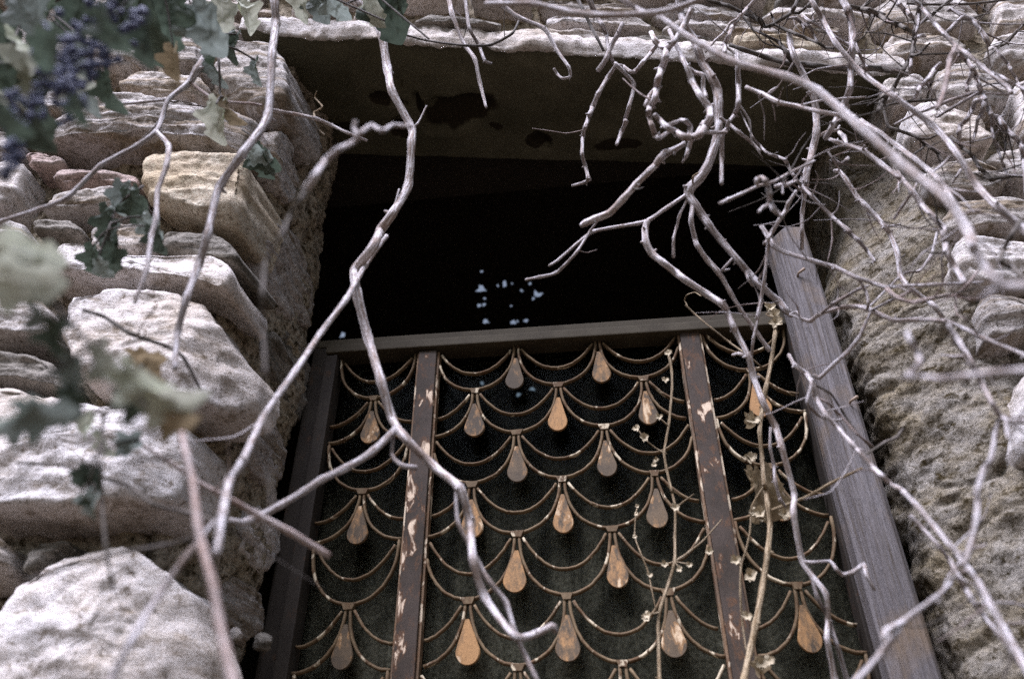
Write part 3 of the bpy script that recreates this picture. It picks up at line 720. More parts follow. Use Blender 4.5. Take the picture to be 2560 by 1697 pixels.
def cane(label, spec, rs, Y=(-.3, -.3), mat='bark', twigs=(), cat='vine branch', name='vine_branch', spur=.5, fine=None):
    if fine is None: fine = FINE if spur >= .3 and name == 'vine_branch' else 0
    uv = trace(spec)
    P, R = build_cane(uv, rs, *Y)
    S, RR = catmull(P, R, .010)
    V, F, A = tube(S, RR)
    # little buds and broken spurs at the nodes, grown into the same skin
    for i in range(1, len(P)-1):
        if random.random() < spur:
            t = (P[i+1]-P[i-1]).normalized(); d = t.orthogonal().normalized(); a = random.uniform(0, 6.28)
            d = (d*math.cos(a)+t.cross(d)*math.sin(a)+t*random.uniform(-.2, .5)).normalized(); l = R[i]*random.uniform(1.4, 2.6)
            q = [P[i], P[i]+d*l*.6, P[i]+d*l]
            v2, f2, a2 = tube(q, [R[i]*.65, R[i]*.5, R[i]*.28], 6); b = len(V)
            V += v2; A += a2; F += [tuple(k+b for k in f) for f in f2]
    o = obj(name, V, F, mat, None, True, A); tag(o, label, cat, {'vine branch': 'bare vine canes tangled across the doorway and wall', 'dry stem': 'dry climber stems hanging on the gate', 'leafy vine': 'withered leafy vines hanging at the left and top'}[cat])
    for tw in twigs:
        spec2, r2 = tw[0], tw[1]; Y2 = tw[2] if len(tw) > 2 else None; m2 = tw[3] if len(tw) > 3 else mat; nm = tw[4] if len(tw) > 4 else 'twig'
        uv2 = trace(spec2); d2 = ray(*uv2[0]).normalized()
        j = min(range(len(S)), key=lambda k: ((S[k]-CAM).normalized()-d2).length)
        p2, R2 = build_cane(uv2, r2, S[j].y, Y2 if Y2 is not None else S[j].y-.02, S[j])
        s2, rr2 = catmull(p2, R2, .008); v2, f2, a2 = tube(s2, rr2, 7)
        w = obj(nm, v2, f2, m2, None, True, a2); w.parent = o
    if fine:
        for _ in range(fine):
            j = random.randint(2, len(S)-3); t = (S[j+1]-S[j-1]).normalized(); d = t.orthogonal().normalized(); a = random.uniform(0, 6.28)
            d = (d*math.cos(a)+t.cross(d)*math.sin(a)+t*random.uniform(.1, .9)).normalized(); l = random.uniform(.03, .13); q = [S[j]]; m_ = random.randint(2, 3)
            for k in range(m_):
                d = (d+Vector((random.uniform(-.5, .5), random.uniform(-.35, .2), random.uniform(-.5, .5)))).normalized(); q.append(q[-1]+d*l/m_)
            r0 = max(RR[j]*random.uniform(.28, .45), .0012); s2, rr2 = catmull(q, [r0*(1-.6*k/m_) for k in range(m_+1)], .008); v2, f2, a2 = tube(s2, rr2, 6)
            w = obj('twig', v2, f2, random.choice((mat, mat, 'darkbark', 'pinkbark')), None, True, a2); w.parent = o
    ALL.append((o, S)); return o

# --- canes hanging in the middle of the doorway
cane('long pale cane hanging down the middle of the doorway across the gate', ['W',(820,0),(850,35),(880,75),(895,160),(905,210),(950,295),(950,330),(942,430),(905,495),(880,530),(862,570),(820,625),(825,680),(850,780),(880,880),(905,965),(935,1010),(1000,1075),(1060,1125),(1085,1200),(1092,1290),(1120,1380),(1190,1470),(1240,1462),(1275,1445),(1284,1458)],
     (12,12,11,13,14,12,13,11,8), (-.26,-.22), twigs=[
     (['W',(915,985),(862,1042),(800,1080),(742,1108),(700,1135),(650,1165),(600,1192),(560,1207),(530,1200)], (12,11,10,12,8), -.34),
     (['W',(950,295),(965,285),(985,245)], (3,2.5), -.24), (['E',(1470,110),(1560,330),(1680,560),(1800,790),(1940,960),(2010,1200),(2100,1400),(2180,1568)], (6,7,8,7,7), -.16),
     (['K',(960,1400),(1040,1240),(1025,1270)], (3,3), -.24), (['W',(905,985),(905,1050),(930,1075),(962,1080)], (5,6,9), -.24)])
cane('pale cane crossing from the middle cane down to the lower left stones', ['W',(893,545),(842,615),(800,690),(740,770),(680,860),(610,960),(560,1065),(530,1110),(515,1180),(500,1280)], (6,9,9,10,11,13,12), (-.2,-.62), spur=.3)
cane('smooth pale cane hanging straight along the left corner stones', ['W',(634,0),(637,55),(628,130),(618,270),(560,355),(505,435),(480,540),(460,610),(430,690),(410,770),(404,850)], (11,11,12,12,12,11,11,11,10,8), (-.42,-.50), spur=.25)
cane('reddish blurred cane dropping past the big boulder at lower left', ['W',(416,985),(430,1050),(445,1110),(456,1208),(467,1261),(491,1349),(505,1430),(520,1500),(537,1568)], (11,12,12,13,13,15,15), (-.62,-.72), 'pinkbark', spur=.3)
cane('reddish twig slanting down to the right and ending before the gate frame', ['W',(322,1024),(417,1084),(449,1109),(516,1144),(594,1187),(672,1229),(760,1283)], (5,6,8,10,10), (-.55,-.4), 'pinkbark', spur=.3)
cane('thin dark twig running right over the huge pale block', ['W',(39,1068),(141,1073),(226,1098),(300,1123),(357,1165),(435,1183),(495,1200),(560,1207)], (4,5,6,6,5), (-.50,-.55), 'darkbark')
cane('thin dark twig arching over the top of the round boulder', ['W',(64,1339),(140,1315),(212,1293),(300,1271),(371,1261),(452,1240)], (6,4,5,7,4), (-.55,-.58), 'darkbark')
cane('pale blurred cane slanting down across the round boulder', ['W',(495,1204),(435,1278),(371,1367),(300,1484),(255,1575)], (6,9,10,12,13), (-.58,-.70), spur=.2)
cane('dark thin stem hanging straight down over the boulder', ['W',(237,1000),(235,1080),(236,1162),(244,1261),(262,1367)], (4,4,5,4), (-.6,-.62), 'darkbark')
cane('forked cane crossing the upper left stones down to the photo edge', ['W',(470,135),(456,160),(438,191),(389,230),(375,272),(361,304),(318,336),(233,382),(156,456),(88,484),(0,512)], (8,12,6,7,7,7,7,6,6), (-.46,-.5), twigs=[
     (['W',(389,230),(325,237),(276,240)], (6,4,5), -.46), (['W',(438,191),(488,226),(520,236),(580,240),(604,244)], (5,5,4,4), -.42, 'pinkbark'),
     (['W',(365,304),(389,336),(385,382),(364,442),(361,505),(350,545),(338,625),(311,700)], (6,8,8,7,8,8,7,5), -.52)])
cane('thin twig reaching right from the left cane over the dark soffit', ['K',(180,700),(215,720),(350,745),(490,775),(600,820),(700,868),(830,920)], (4,5,5,4,4), (-.40,-.32), twigs=[(['K',(490,775),(485,735),(540,700),(490,640),(500,600)], (3,2.5,2,1.5), -.36, 'straw', 'tendril'), (['K',(500,800),(520,850),(555,882)], (1.5,1.2,1), -.36, 'straw', 'tendril')])
cane('out of focus curled cane looping in front of the left door edge', ['W',(952,293),(907,290),(883,303),(858,290),(833,308),(816,329),(780,346),(752,371),(727,406),(706,440)], (6,6,7,7,8,8,9,9,11), (-.66,-.74), spur=0, twigs=[
     (['W',(706,440),(692,462),(671,495),(649,544),(615,600),(606,680),(608,760),(612,860),(606,930),(620,1000),(622,1080),(628,1170)], (6,5,5,6,5,4,4,4,3), -.72, 'darkbark'), (['W',(826,310),(818,297),(822,280)], (6,7), -.7)])
cane('dark thin twig lying over the large pale corner stone', ['W',(191,716),(240,731),(300,770),(389,801),(424,826),(463,900)], (4,6,6,6,4), (-.5,-.46), 'darkbark')
cane('short hanging cane left of the stained patch on the soffit', ['W',(1038,0),(1044,32),(1070,99),(1097,138),(1109,194),(1123,249)], (7,7,6,6,4), (-.22,-.12))
cane('short hanging twig with a hooked end, second from the large leaf', ['W',(1075,0),(1084,67),(1105,103),(1120,141),(1134,147)], (6,5,5,4), (-.20,-.14))
cane('thin dark twig lying along the bright lintel edge', ['W',(925,78),(985,94),(1077,106),(1134,104),(1183,78),(1201,42)], (3,3,4,4,3), (-.19,-.16), 'darkbark', spur=.3)
cane('pale twig ending in a curled hook under the lintel', ['W',(1151,5),(1194,39),(1257,67),(1286,117),(1314,156),(1317,177),(1300,182),(1287,172),(1279,159)], (8,7,6,5,4,4,4), (-.24,-.16))
cane('knobbly cane hanging below the lintel with an elbow twig to its right', ['M1',(380,0),(460,180),(550,330),(605,450),(640,680),(700,820),(735,850),(620,1020),(500,1230),(430,1400),(385,1500),'M4',(380,60),(330,200),(300,320),(290,560),(330,700),(370,870),(335,915),(160,965)], (7,7,5,5,6,7,7,6,5,6,4), (-.26,-.10), spur=.8, twigs=[
     (['M1',(740,850),(830,870),(920,940),(980,935),(1080,820),(1190,690),(1260,600)], (4,5,6,6,6), -.18), (['M1',(985,945),(965,1100),(900,1400),(850,1568),'M4',(860,130),(810,250),(740,430)], (6,6,6,7,5), -.12),
     (['M4',(330,915),(390,870),(400,895)], (3,3), -.1)])
cane('thin dark stem slanting beside the knobbly cane at the top', ['M1',(235,0),(300,130),(400,340),(480,490),(570,670)], (5,5,5,4), (-.22,-.2), 'darkbark')
cane('straight broken stick ending just under the lintel edge', ['M1',(815,310),(740,480),(660,620),(600,780),(490,930)], (6,6,7,7), (-.24,-.2))
cane('thick knotted cane hanging at the lintel middle with a loop at its foot', ['M1',(1730,115),(1620,340),(1480,560),(1395,650),(1380,760),(1330,900),(1280,1040),(1265,1150),(1240,1290),(1180,1400),(1155,1470),'M4',(1165,60),(1200,180),(1245,310),(1300,340),(1410,270)], (8,8,10,10,9,10,8,7,8,6), (-.36,-.3), spur=.8, twigs=[
     (['M1',(1240,1150),(1180,1260),(1120,1390)], (7,8), -.3), (['M1',(1390,640),(1290,590),(1240,530),(1190,430)], (8,8,7), -.3)])
cane('crooked cane making a loop in front of the soffit', ['M4',(1240,40),(1300,110),(1410,210),(1500,260),(1620,330),(1720,335),(1830,300),(1900,190),(1960,90),'M1',(1950,1420),(1830,1250),(1720,1060),(1670,900),(1600,770),(1500,560),(1430,400)], (6,8,9,11,10,10,11,9,9,8,6,6), (-.36,-.3), spur=.6, twigs=[
     (['M4',(1690,320),(1700,190),(1640,120),(1580,110),(1480,150),(1330,200)], (8,7,6,6,5), -.34), (['M4',(1740,200),(1880,130)], (5,6), -.33), (['M4',(1860,270),(2000,270),(2180,270)], (7,6,5), -.28), (['M4',(1710,370),(1680,480),(1650,580),(1600,660)], (7,6,3), -.3),
     (['M1',(1660,870),(1760,950),(1870,985),(1870,1150),(1910,1280)], (6,6,6,7), -.3)])
cane('stout cane running down the opening and on past the gate rail to the post', ['M1',(1555,0),(1580,180),(1620,320),(1740,500),(1800,650),(1870,830),(1990,1030),(2055,1180),(2070,1350),(2075,1568),'M4',(2070,200),(2040,380),(1990,540),(1920,720),(1820,870),(1700,990),(1680,1100),(1770,1220),(1870,1370),'M7',(1420,220),(1600,450),(1800,680),(1950,860),(2100,1020),(2340,1230),'I',(430,590),(470,620)], (9,9,10,11,12,12,11,11,12,13,11,10,9,10,10,9), (-.30,-.06), spur=.7, twigs=[
     (['M7',(1150,0),(1190,160),(1240,400),(1270,490),(1400,680),(1530,820),(1600,920),(1700,1100),(1850,1350),(2010,1568),'F',(1830,220),(1960,400)], (7,7,7,8,7,6,6,7), .0),
     (['M4',(1640,1060),(1400,1250),(1170,1410),(1000,1460),(450,1560),'W',(1330,565),(1290,600),(1268,614)], (6,6,6,5,4,4), -.14), (['M4',(1630,1130),(1560,1350),'M7',(1000,250),(960,400),(960,650)], (4,4,4,5), -.1),
     (['M4',(1710,950),(1740,850),(1800,800)], (3,3), -.2, 'straw', 'tendril'), (['M7',(1900,850),(1940,920),(2000,1020)], (6,4), -.1), (['M7',(1520,820),(1600,810),(1690,800)], (5,3), -.05)])
cane('pale cane bending across the dark opening down to the right stile', ['M7',(620,165),(590,280),(600,450),(680,600),(820,710),(1000,850),(1100,930),(1400,1130),(1600,1260),(1650,1350),(1750,1568),'F',(1680,230),(1790,440),(1830,600),(1900,790),(2000,990),(2050,1150),(2150,1520),'H',(480,480),(540,800),(690,1010),(705,1180),(700,1300),(750,1568)], (7,9,10,9,10,9,10,9,9,8,9,9,9,8,9,8,7,9,9), (-.16,.10), spur=.5, twigs=[
     (['F',(1800,450),(1720,420),(1670,430)], (6,5,5), .0), (['H',(545,800),(600,805),(720,800),(760,850),(800,885),(870,868),(940,815),(955,880),(1010,985)], (5,5,5,6,6,7,5), .0), (['H',(570,880),(640,1040),(700,1150),(760,1330),(830,1568)], (6,6,7,7), .12)])
cane('broken cane slanting left across the dark opening under the loop', ['M4',(1630,410),(1500,490),(1380,540),(1300,620),(1245,700),(1180,760),(1000,940),(830,1130),(650,1320),(450,1400),(330,1450),(270,1490)], (7,8,11,9,8,9,10,9,10,9,6), (-.30,-.20), spur=.6)
cane('thin stick with a forked tip in the black opening', ['W',(1215,646),(1245,640),(1285,630),(1330,585),(1362,535),(1385,505)], (4,5,5,4,3), (-.12,-.16), spur=.3)
cane('curling tendril of vine hanging under the lintel with a straight broken end', ['M2',(225,720),(235,900),(240,1100),(240,1350),(190,1500),(110,1600),'M4',(2180,220),(2120,290),(2115,600),(2110,940)], (6,7,8,6,6,6,7,6), (-.28,-.22))
# --- upper right tangle
THIN = .63; FINE = 8
cane('thick out of focus cane sweeping down from the lintel to the right', ['J',(650,75),(800,180),(1000,290),(1250,360),(1400,430),(1600,600),(1800,780),(2000,930),(2100,1080),(2130,1160),'I',(1660,200),(1740,310),(1850,440)], (10,11,13,15,17,18,18,17,15,14,16), (-.55,-.62), spur=0)
cane('long pale cane crossing the whole upper right corner diagonally', ['J',(1375,15),(1420,90),(1480,200),(1600,340),(1750,450),(1940,590),(2050,720),(2150,880),(2240,970),(2366,1080)], (8,9,9,10,11,11,13,15,16), (-.28,-.36), spur=.5)
cane('pale upright cane at the right end of the lintel', ['J',(1515,0),(1540,50),(1555,100),(1560,240),(1553,330),(1548,420),(1520,490),(1470,590),(1435,650)], (12,13,13,12,11,12,11,11), (-.34,-.22), spur=.5)
cane('upright cane dark above and pale below at the right of the opening', ['J',(1265,145),(1268,200),(1285,260),(1330,350),(1375,440),(1390,530),(1392,620),(1375,700),(1360,760),(1330,850),(1315,890)], (9,11,10,11,13,13,12,12,13,9), (-.22,-.12), spur=.7, twigs=[(['J',(1350,800),(1345,870),(1330,900),'M5',(1120,1000),(1075,1300),(1072,1568),'W',(1852,575)], (11,9,7,8,8,8), .0), (['J',(1395,640),(1440,620),(1490,610),(1500,590)], (7,6,4), -.16)])
cane('pale cane starting at the lintel node and arching right across the opening', ['M2',(335,1140),(550,1230),(760,1340),(1000,1390),(1300,1460),(1600,1520),(1760,1568),'M6',(120,60)], (7,9,8,8,8,9,9), (-.32,-.34), twigs=[(['M2',(610,1225),(680,1180),(740,1145)], (4,4,4), -.34), (['M2',(1000,1370),(1300,1320),(1600,1290),(1900,1270)], (4,4,4), -.24), (['M2',(760,1350),(745,1385)], (5,5), -.33)])
cane('slender cane slanting right from the hanging stick to the jamb', ['M5',(0,75),(100,150),(250,270),(400,390),(530,515)], (6,7,7,5), (-.22,-.18), spur=.2)
cane('dark thin vine that turns pale and continues down past the wooden post', ['M5',(270,0),(320,110),(430,330),(520,440),(620,540),(760,590),(860,630),(880,690),(960,830),(1060,960),(1200,1100),(1450,1360),(1700,1568),'I',(820,70),(900,130),(960,200),(1010,270)], (2,3,4,5,6,6,6,6,7,7,8,8,8,7,6), (-.18,-.16))
cane('thin straight stick crossing behind the thick nub', ['M5',(0,1195),(100,1150),(280,1070),(480,975),(700,910),(900,800),(1150,680),(1230,640)], (6,8,6,6,5,6,5), (-.34,-.3), spur=.2)
cane('thick hooked nub of cane hanging in front of the opening', ['M5',(480,940),(490,885),(540,865),(590,900),(630,980),(645,1080),(650,1180),(700,1270),(760,1330),(810,1370)], (9,10,11,11,10,10,12,9,8), (-.42,-.36), spur=0, twigs=[(['M5',(620,1220),(560,1250),(500,1310)], (9,7,5), -.42)])
cane('second short nub beside the hooked one', ['M5',(730,975),(800,950),(860,955),(950,920),(1000,910)], (7,9,8,6), (-.34,-.28), spur=.4, twigs=[(['M5',(810,980),(820,1070)], (3,5), -.34)])
cane('narrow cane dropping from the nub across the gate rail', ['M5',(1000,1030),(900,1180),(860,1290),(800,1370),(680,1568),'M7',(2200,400),(2190,530),(2150,900),(2110,1150),(2050,1450),'F',(1900,0),(1830,300),(1815,450)], (6,8,8,8,7,6,6,6,5,6,5), (-.24,-.02), spur=.5)
cane('cane leaving the dark corner and running down over the rubble jamb', ['M5',(1435,360),(1520,390),(1600,420),(1860,500),(2100,680),(2350,860),'M6',(680,790),(900,1040),(1000,1200),(1150,1350),(1300,1520),'I',(1460,90),(1475,150),(1480,210),(1530,300),(1600,410)], (6,8,9,9,10,10,10,10,11,11,11,11,10), (-.24,-.3), spur=.6, twigs=[(['M5',(1660,400),(1620,330),(1560,270)], (9,9,8), -.2), (['M6',(230,480),(270,440)], (5,4), -.26), (['M6',(870,1070),(760,1240),(660,1390)], (6,6,6), -.16), (['M6',(900,1020),(960,910)], (5,4), -.25), (['I',(1475,205),(1400,215),(1340,205)], (5,4), -.3, 'darkbark')])
cane('pale cane following the edge of the opening down onto the rubble', ['M5',(1410,520),(1480,620),(1580,680)], (4,5,6), (-.14,-.12), twigs=[(['M5',(1580,680),(1650,640),(1670,600)], (6,8,8), -.14)])
cane('cane with a frayed top running over the shadowed rubble beside the post', ['M5',(1490,770),(1560,780),(1650,890),(1800,1120),(1900,1220),(2050,1380),(2150,1500),'I',(1110,90),(1160,220),(1180,370),(1250,450),(1350,525),(1400,560),(1460,640)], (6,8,9,9,9,9,9,10,9,9,8), (-.16,-.14), twigs=[(['M5',(2130,1490),(2250,1490),(2350,1470)], (6,5,4), -.12), (['M5',(1830,1130),(1770,1165)], (5,4), -.16), (['I',(1170,260),(1200,235),(1210,220)], (4,3), -.14, 'darkbark')])
cane('slanting pale cane just below the blurred one over the right wall', ['M6',(220,110),(450,260),(700,450),(900,600),(1100,760),(1230,880),(1330,1000),(1400,1150),(1550,1400),(1650,1568),'I',(1640,150),(1720,280)], (7,9,9,9,9,10,11,11,12,12), (-.3,-.4), spur=.3, twigs=[(['M6',(1130,790),(1320,660),(1400,560)], (5,5,4), -.3), (['M6',(1330,990),(1450,1020),(1600,1040),(1720,1050)], (6,5,4), -.3)])
cane('dark curving cane arching from the opening to the right across the post', ['I',(270,40),(310,100),(350,170),(420,210),(600,265),(750,310),(900,380),(1000,410),(1090,440),(1200,430),(1400,422),(1560,415),(1720,405)], (8,10,9,8,9,8,8,8,7,6,5), (-.16,-.26), spur=.5, twigs=[(['I',(900,385),(950,460),(970,540),(960,590)], (6,6,6), -.18), (['I',(300,150),(290,155)], (7,8), -.18)])
cane('dark sagging cane under the arching one at right', ['I',(1090,450),(1150,505),(1250,535),(1350,520),(1500,490),(1640,515),(1700,508)], (8,8,8,7,7,6), (-.24,-.3), 'pinkbark', twigs=[(['I',(1530,490),(1620,420),(1690,330)], (6,6,5), -.32)])
cane('pale cane running right from the post with an elbow in the middle', ['I',(460,615),(545,650),(590,660),(640,620),(720,590),(800,570),(900,565),(960,580),(1050,620),(1140,655),(1300,650),(1480,660),(1600,710),(1750,780),(1986,880)], (5,7,8,8,8,9,9,9,9,8,8,9,9), (-.08,-.36), twigs=[
     (['I',(660,590),(740,545),(820,500),(900,455),(970,430)], (6,7,7,5), -.2), (['I',(975,600),(945,690),(900,780),(830,865),(740,945),(650,1030),(610,1010)], (6,7,8,8,8,6), -.10), (['I',(1010,580),(1110,530),(1230,470)], (6,6,4), -.26), (['I',(1050,375),(1200,350),(1300,335),(1380,230),(1420,80)], (4,5,6,6,6), -.1), (['I',(470,560),(500,600),(540,650)], (5,4), -.1)])
cane('cane sloping down over the wooden post to the lower right', ['I',(450,880),(490,950),(560,1000),(610,1070),(630,1160),(690,1270),(770,1360),(860,1460),(960,1568),'H',(900,70),(1000,190),(1060,240),(1110,290),(1195,335)], (6,9,9,8,8,8,9,9,9,9,9,8), (-.1,-.22), spur=.7, twigs=[(['I',(540,1090),(570,1190),(640,1270),(740,1310),(800,1300)], (6,7,7,5), -.1), (['I',(620,1150),(700,1190),(780,1270),(900,1400),(1000,1480)], (5,5,5,5), -.08, 'pinkbark'), (['I',(650,1050),(720,1130),(800,1250),(880,1370),(990,1490)], (4,4,4,4), -.04, 'darkbark'), (['I',(1000,1490),(1080,1450),(1150,1420),(1195,1360)], (5,6,5), -.12, 'darkbark')])
cane('pale cane continuing down the right wall to the lower corner', ['H',(1195,340),(1290,440),(1400,570),(1500,690),(1560,760),(1630,860),(1700,950),(1780,1100),(1850,1230),(1986,1470)], (9,10,10,11,11,11,12,14,15), (-.24,-.42), spur=.3, twigs=[(['H',(1640,860),(1730,860)], (5,4), -.3, 'darkbark'), (['H',(1560,770),(1650,720),(1740,690)], (6,5), -.34)])
cane('second cane running close below the pale one on the right wall', ['H',(1240,500),(1330,590),(1420,690),(1500,790),(1560,900),(1600,970),(1660,1070),(1720,1150),(1820,1270),(1986,1500)], (8,7,8,9,12,9,9,10,11), (-.2,-.34), spur=.3)
cane('pale cane dropping from the middle right down to the two sloping ones', ['I',(1490,680),(1560,790),(1640,930),(1710,1070),(1780,1200),(1830,1280),(1890,1315),(1986,1315)], (8,10,10,10,10,10,8), (-.36,-.42), twigs=[(['I',(1810,1290),(1800,1400),(1770,1568),'H',(1730,190),(1680,330),(1685,420),(1675,520),(1640,680),(1590,830)], (8,9,10,11,11,13,13,11), -.4), (['I',(1840,1330),(1880,1400),(1910,1450)], (7,8,5), -.42), (['I',(1600,890),(1520,890),(1440,880)], (6,5,3), -.34)])
cane('blurred cane rising from the bottom edge over the foot of the post', ['H',(1530,900),(1500,950),(1400,1040),(1200,1190),(1130,1290),(1050,1400),(900,1568)], (6,8,10,12,12,13,14), (-.36,-.46), spur=.2, twigs=[(['H',(1200,1195),(1140,1220),(1085,1250),(1065,1300)], (11,11,9), -.46)])
cane('very blurred hooked cane reaching in from the right edge', ['I',(1225,735),(1245,790),(1290,870),(1305,940),(1250,1000),(1205,1025),(1330,1025),(1450,1035),(1600,1020),(1750,1000),(1986,985)], (8,10,11,12,11,9,11,13,14,16), (-.60,-.72), spur=0)
cane('very blurred thick cane end at the right edge of the photo', ['I',(1986,430),(1900,435),(1840,445),(1770,470),(1700,520)], (20,17,14,12,8), (-.78,-.7), spur=0, twigs=[(['I',(1850,440),(1790,380),(1720,300),(1690,200)], (14,11,9,8), -.7)])
cane('very blurred pale cane arching along the top edge over the lintel', ['J',(-160,20),(70,20),(200,52),(400,74),(600,66),(740,40),(860,-10)], (10,11,12,12,12,12,11), (-.62,-.66), spur=0, twigs=[(['J',(590,66),(540,40),(480,0)], (9,9,8), -.62)])
cane('dark forked twig at the top edge above the lintel', ['M2',(-120,20),(0,50),(110,80),(300,170),(500,260),(570,340),(640,345),(720,305),(850,225),(930,170),(970,100),(1020,-10)], (6,7,7,7,7,7,7,8,6), (-.24,-.2), 'darkbark', twigs=[(['M2',(930,180),(1030,175),(1130,90),(1210,0)], (6,5,4), -.2), (['M2',(710,310),(690,240),(665,170)], (5,5,3), -.2), (['M2',(690,320),(850,390),(1000,450),(1140,510),(1270,560),(1380,620),(1490,632)], (5,6,6,5,5), -.26)])
cane('thin pale cane meeting the upright one above the lintel', ['M2',(290,205),(420,370),(600,470),(770,555),(860,680),(950,790)], (4,5,5,9,12), (-.18,-.2), 'darkbark')
cane('round brown cane lying along the wall just above the lintel', ['M2',(130,590),(300,650),(600,750),(900,830),(1100,840),(1300,870),(1700,905),(1920,890),(2100,900),(2300,930),'M3',(830,980)], (7,9,10,11,11,11,12,12,12,9), (-.09,-.02), 'darkbark', spur=.1)
cane('two stranded pale stick leaning over the lintel', ['M2',(440,20),(370,100),(270,210),(170,340),(110,480),(65,570),(60,700)], (5,7,8,9,8,9), (-.26,-.22), twigs=[(['M2',(190,190),(140,300),(60,420),(-60,530),'M1',(1900,690)], (5,5,5,4), -.22), (['M2',(100,600),(180,690),(240,700)], (5,4), -.22)])
cane('little forked twig in front of the small white stones', ['M2',(870,250),(990,240),(1060,300),(1170,350),(1220,450),(1270,550)], (5,6,6,5,4), (-.14,-.12), twigs=[(['M2',(1060,300),(1100,380),(1090,440)], (4,4), -.12)])
cane('thin cane from the top edge crossing behind the long diagonal', ['M2',(1080,210),(1180,290),(1330,360),(1480,470),(1650,570),(1740,590)], (6,6,6,5,6), (-.14,-.14))
cane('thin stem dropping from the upright cane to the lintel end', ['M2',(1760,570),(1820,700),(1880,830),(1920,880)], (6,6,5), (-.1,-.08))
cane('long dark topped cane running diagonally through the upper right corner', ['M3',(900,0),(1000,90),(1100,200),(1200,330),(1320,450),(1450,590),(1600,700),(1800,870),(1960,1000),(2150,1150),(2190,1220)], (6,7,7,8,8,8,7,8,8), (-.30,-.36), spur=.6)
cane('dark upright cane left of the crossing in the upper right', ['M3',(1010,0),(990,100),(965,200),(935,400),(915,530),(890,720),(840,810),(770,920),(650,1150),(570,1240),(510,1360),(440,1450)], (6,8,9,9,9,9,8,8,9,8), (-.34,-.24), 'darkbark', twigs=[(['M3',(570,1215),(430,1310),(310,1380)], (6,5,4), -.22), (['M3',(890,725),(960,720),(1030,660),(1120,570)], (6,5,4), -.3), (['M3',(940,470),(1010,470),(1060,480)], (7,6), -.32, 'bark'), (['M3',(1000,180),(970,300),(940,430)], (4,5,4), -.34, 'bark'), (['M3',(900,770),(870,880),(845,960)], (5,6,5), -.28, 'bark')])
cane('thick dark cane curving down from the top edge', ['M3',(80,85),(220,115),(330,130),(450,200),(560,270),(700,320),(800,370),(880,420)], (7,8,9,9,9,8,7), (-.2,-.2), 'darkbark', twigs=[(['M3',(340,130),(440,160),(540,190)], (4,4), -.18), (['M3',(230,110),(300,50),(340,0)], (7,7), -.2)])
cane('dark straight twig leaning between the two crossing canes', ['M3',(1345,35),(1250,110),(1150,200),(1080,250),(1000,310)], (5,6,6,5), (-.22,-.18), 'darkbark')
cane('long thin dark twig lying level along the top right edge', ['M3',(820,50),(1030,62),(1340,62),(1600,55),(1800,42),(2110,0)], (4,5,5,5,4), (-.16,-.14), 'darkbark')
cane('pale bent cane with a dark knot near the top right', ['M3',(1370,140),(1400,125),(1560,215),(1680,270),(1730,310),(1800,420),(1850,500),(1900,590)], (6,7,8,8,8,9,8), (-.16,-.16), twigs=[(['M3',(1545,225),(1450,320),(1340,420)], (7,8,6), -.16), (['M3',(1680,230),(1780,205),(1900,180)], (4,3), -.12, 'darkbark')])
cane('thin dark forked cane at the far right edge of the upper wall', ['M3',(2400,290),(2352,320),(2240,430),(2130,560),(2050,600),(1960,612)], (6,6,6,6,5), (-.14,-.12), 'darkbark', twigs=[(['M3',(1965,612),(2060,740),(2140,840),(2180,910),(2240,1010),(2300,1130),(2360,1250)], (4,6,6,5,4,4), -.14, 'bark')])
cane('pinkish out of focus stem crossing the pale stone in the upper right', ['M3',(1460,600),(1420,700),(1380,800),(1350,1000),(1320,1150),(1270,1300),(1215,1430)], (7,9,9,9,9,9), (-.46,-.5), 'pinkbark', spur=.2)
cane('pale cane running down to the forked knot at the right', ['M3',(1430,640),(1500,710),(1600,790),(1680,900),(1720,1000),(1760,1110),(1800,1230),(1830,1320),(1870,1400),(1925,1500)], (7,9,9,9,8,9,13,11,8), (-.26,-.24), twigs=[
     (['M3',(1790,1220),(1700,1215),(1560,1255),(1400,1310),(1250,1370),(1100,1430),(990,1470),'M6',(900,40),(750,120),(660,165)], (9,8,7,7,6,5,5,4), -.16), (['M3',(1810,1330),(1720,1320),(1680,1420),(1600,1568),'M6',(1520,180),(1500,270),(1510,350)], (9,9,9,9,9,7), -.2), (['M3',(1820,1340),(1830,1400),(1780,1520),'M6',(1750,100),(1720,260),(1680,400)], (9,9,7,6,5), -.18), (['M3',(1530,1310),(1380,1430),(1220,1530)], (6,7,5), -.18), (['M3',(1690,880),(1660,1000),(1610,1090),(1610,1180),(1660,1240)], (7,8,7,6), -.2)])
cane('short blurred cane stub over the pale stones at upper right', ['M3',(1260,830),(1180,920),(1100,1040),(1000,1140),(960,1210),(930,1290)], (6,9,9,9,7), (-.36,-.34), spur=.3)
cane('pale thin cane dropping from the top edge toward the dark upright', ['M3',(655,0),(720,60),(800,140),(860,190),(920,255)], (7,8,8,7), (-.2,-.18))
cane('thin dark twig lying level below the lintel end at right', ['M3',(535,1385),(680,1350),(830,1330),(1000,1315),(1250,1300)], (4,5,6,4), (-.08,-.06), 'darkbark')
cane('thin pale cane branching from the diagonal near the right edge', ['M3',(1930,950),(2050,1000),(2150,1060),(2250,1110),(2360,1170)], (5,6,6,6), (-.32,-.34))
cane('dark zigzag cane coming in from the right edge of the upper wall', ['M6',(2352,835),(2250,830),(2120,850),(2000,860),(1930,885),(1850,800),(1780,740),(1700,610),(1650,545),(1560,480),(1480,390),(1400,330)], (9,8,8,8,9,7,7,7,6,6,7), (-.24,-.14), 'darkbark', spur=.4, twigs=[(['M6',(1920,890),(1820,860),(1700,800)], (5,4,3), -.2)])
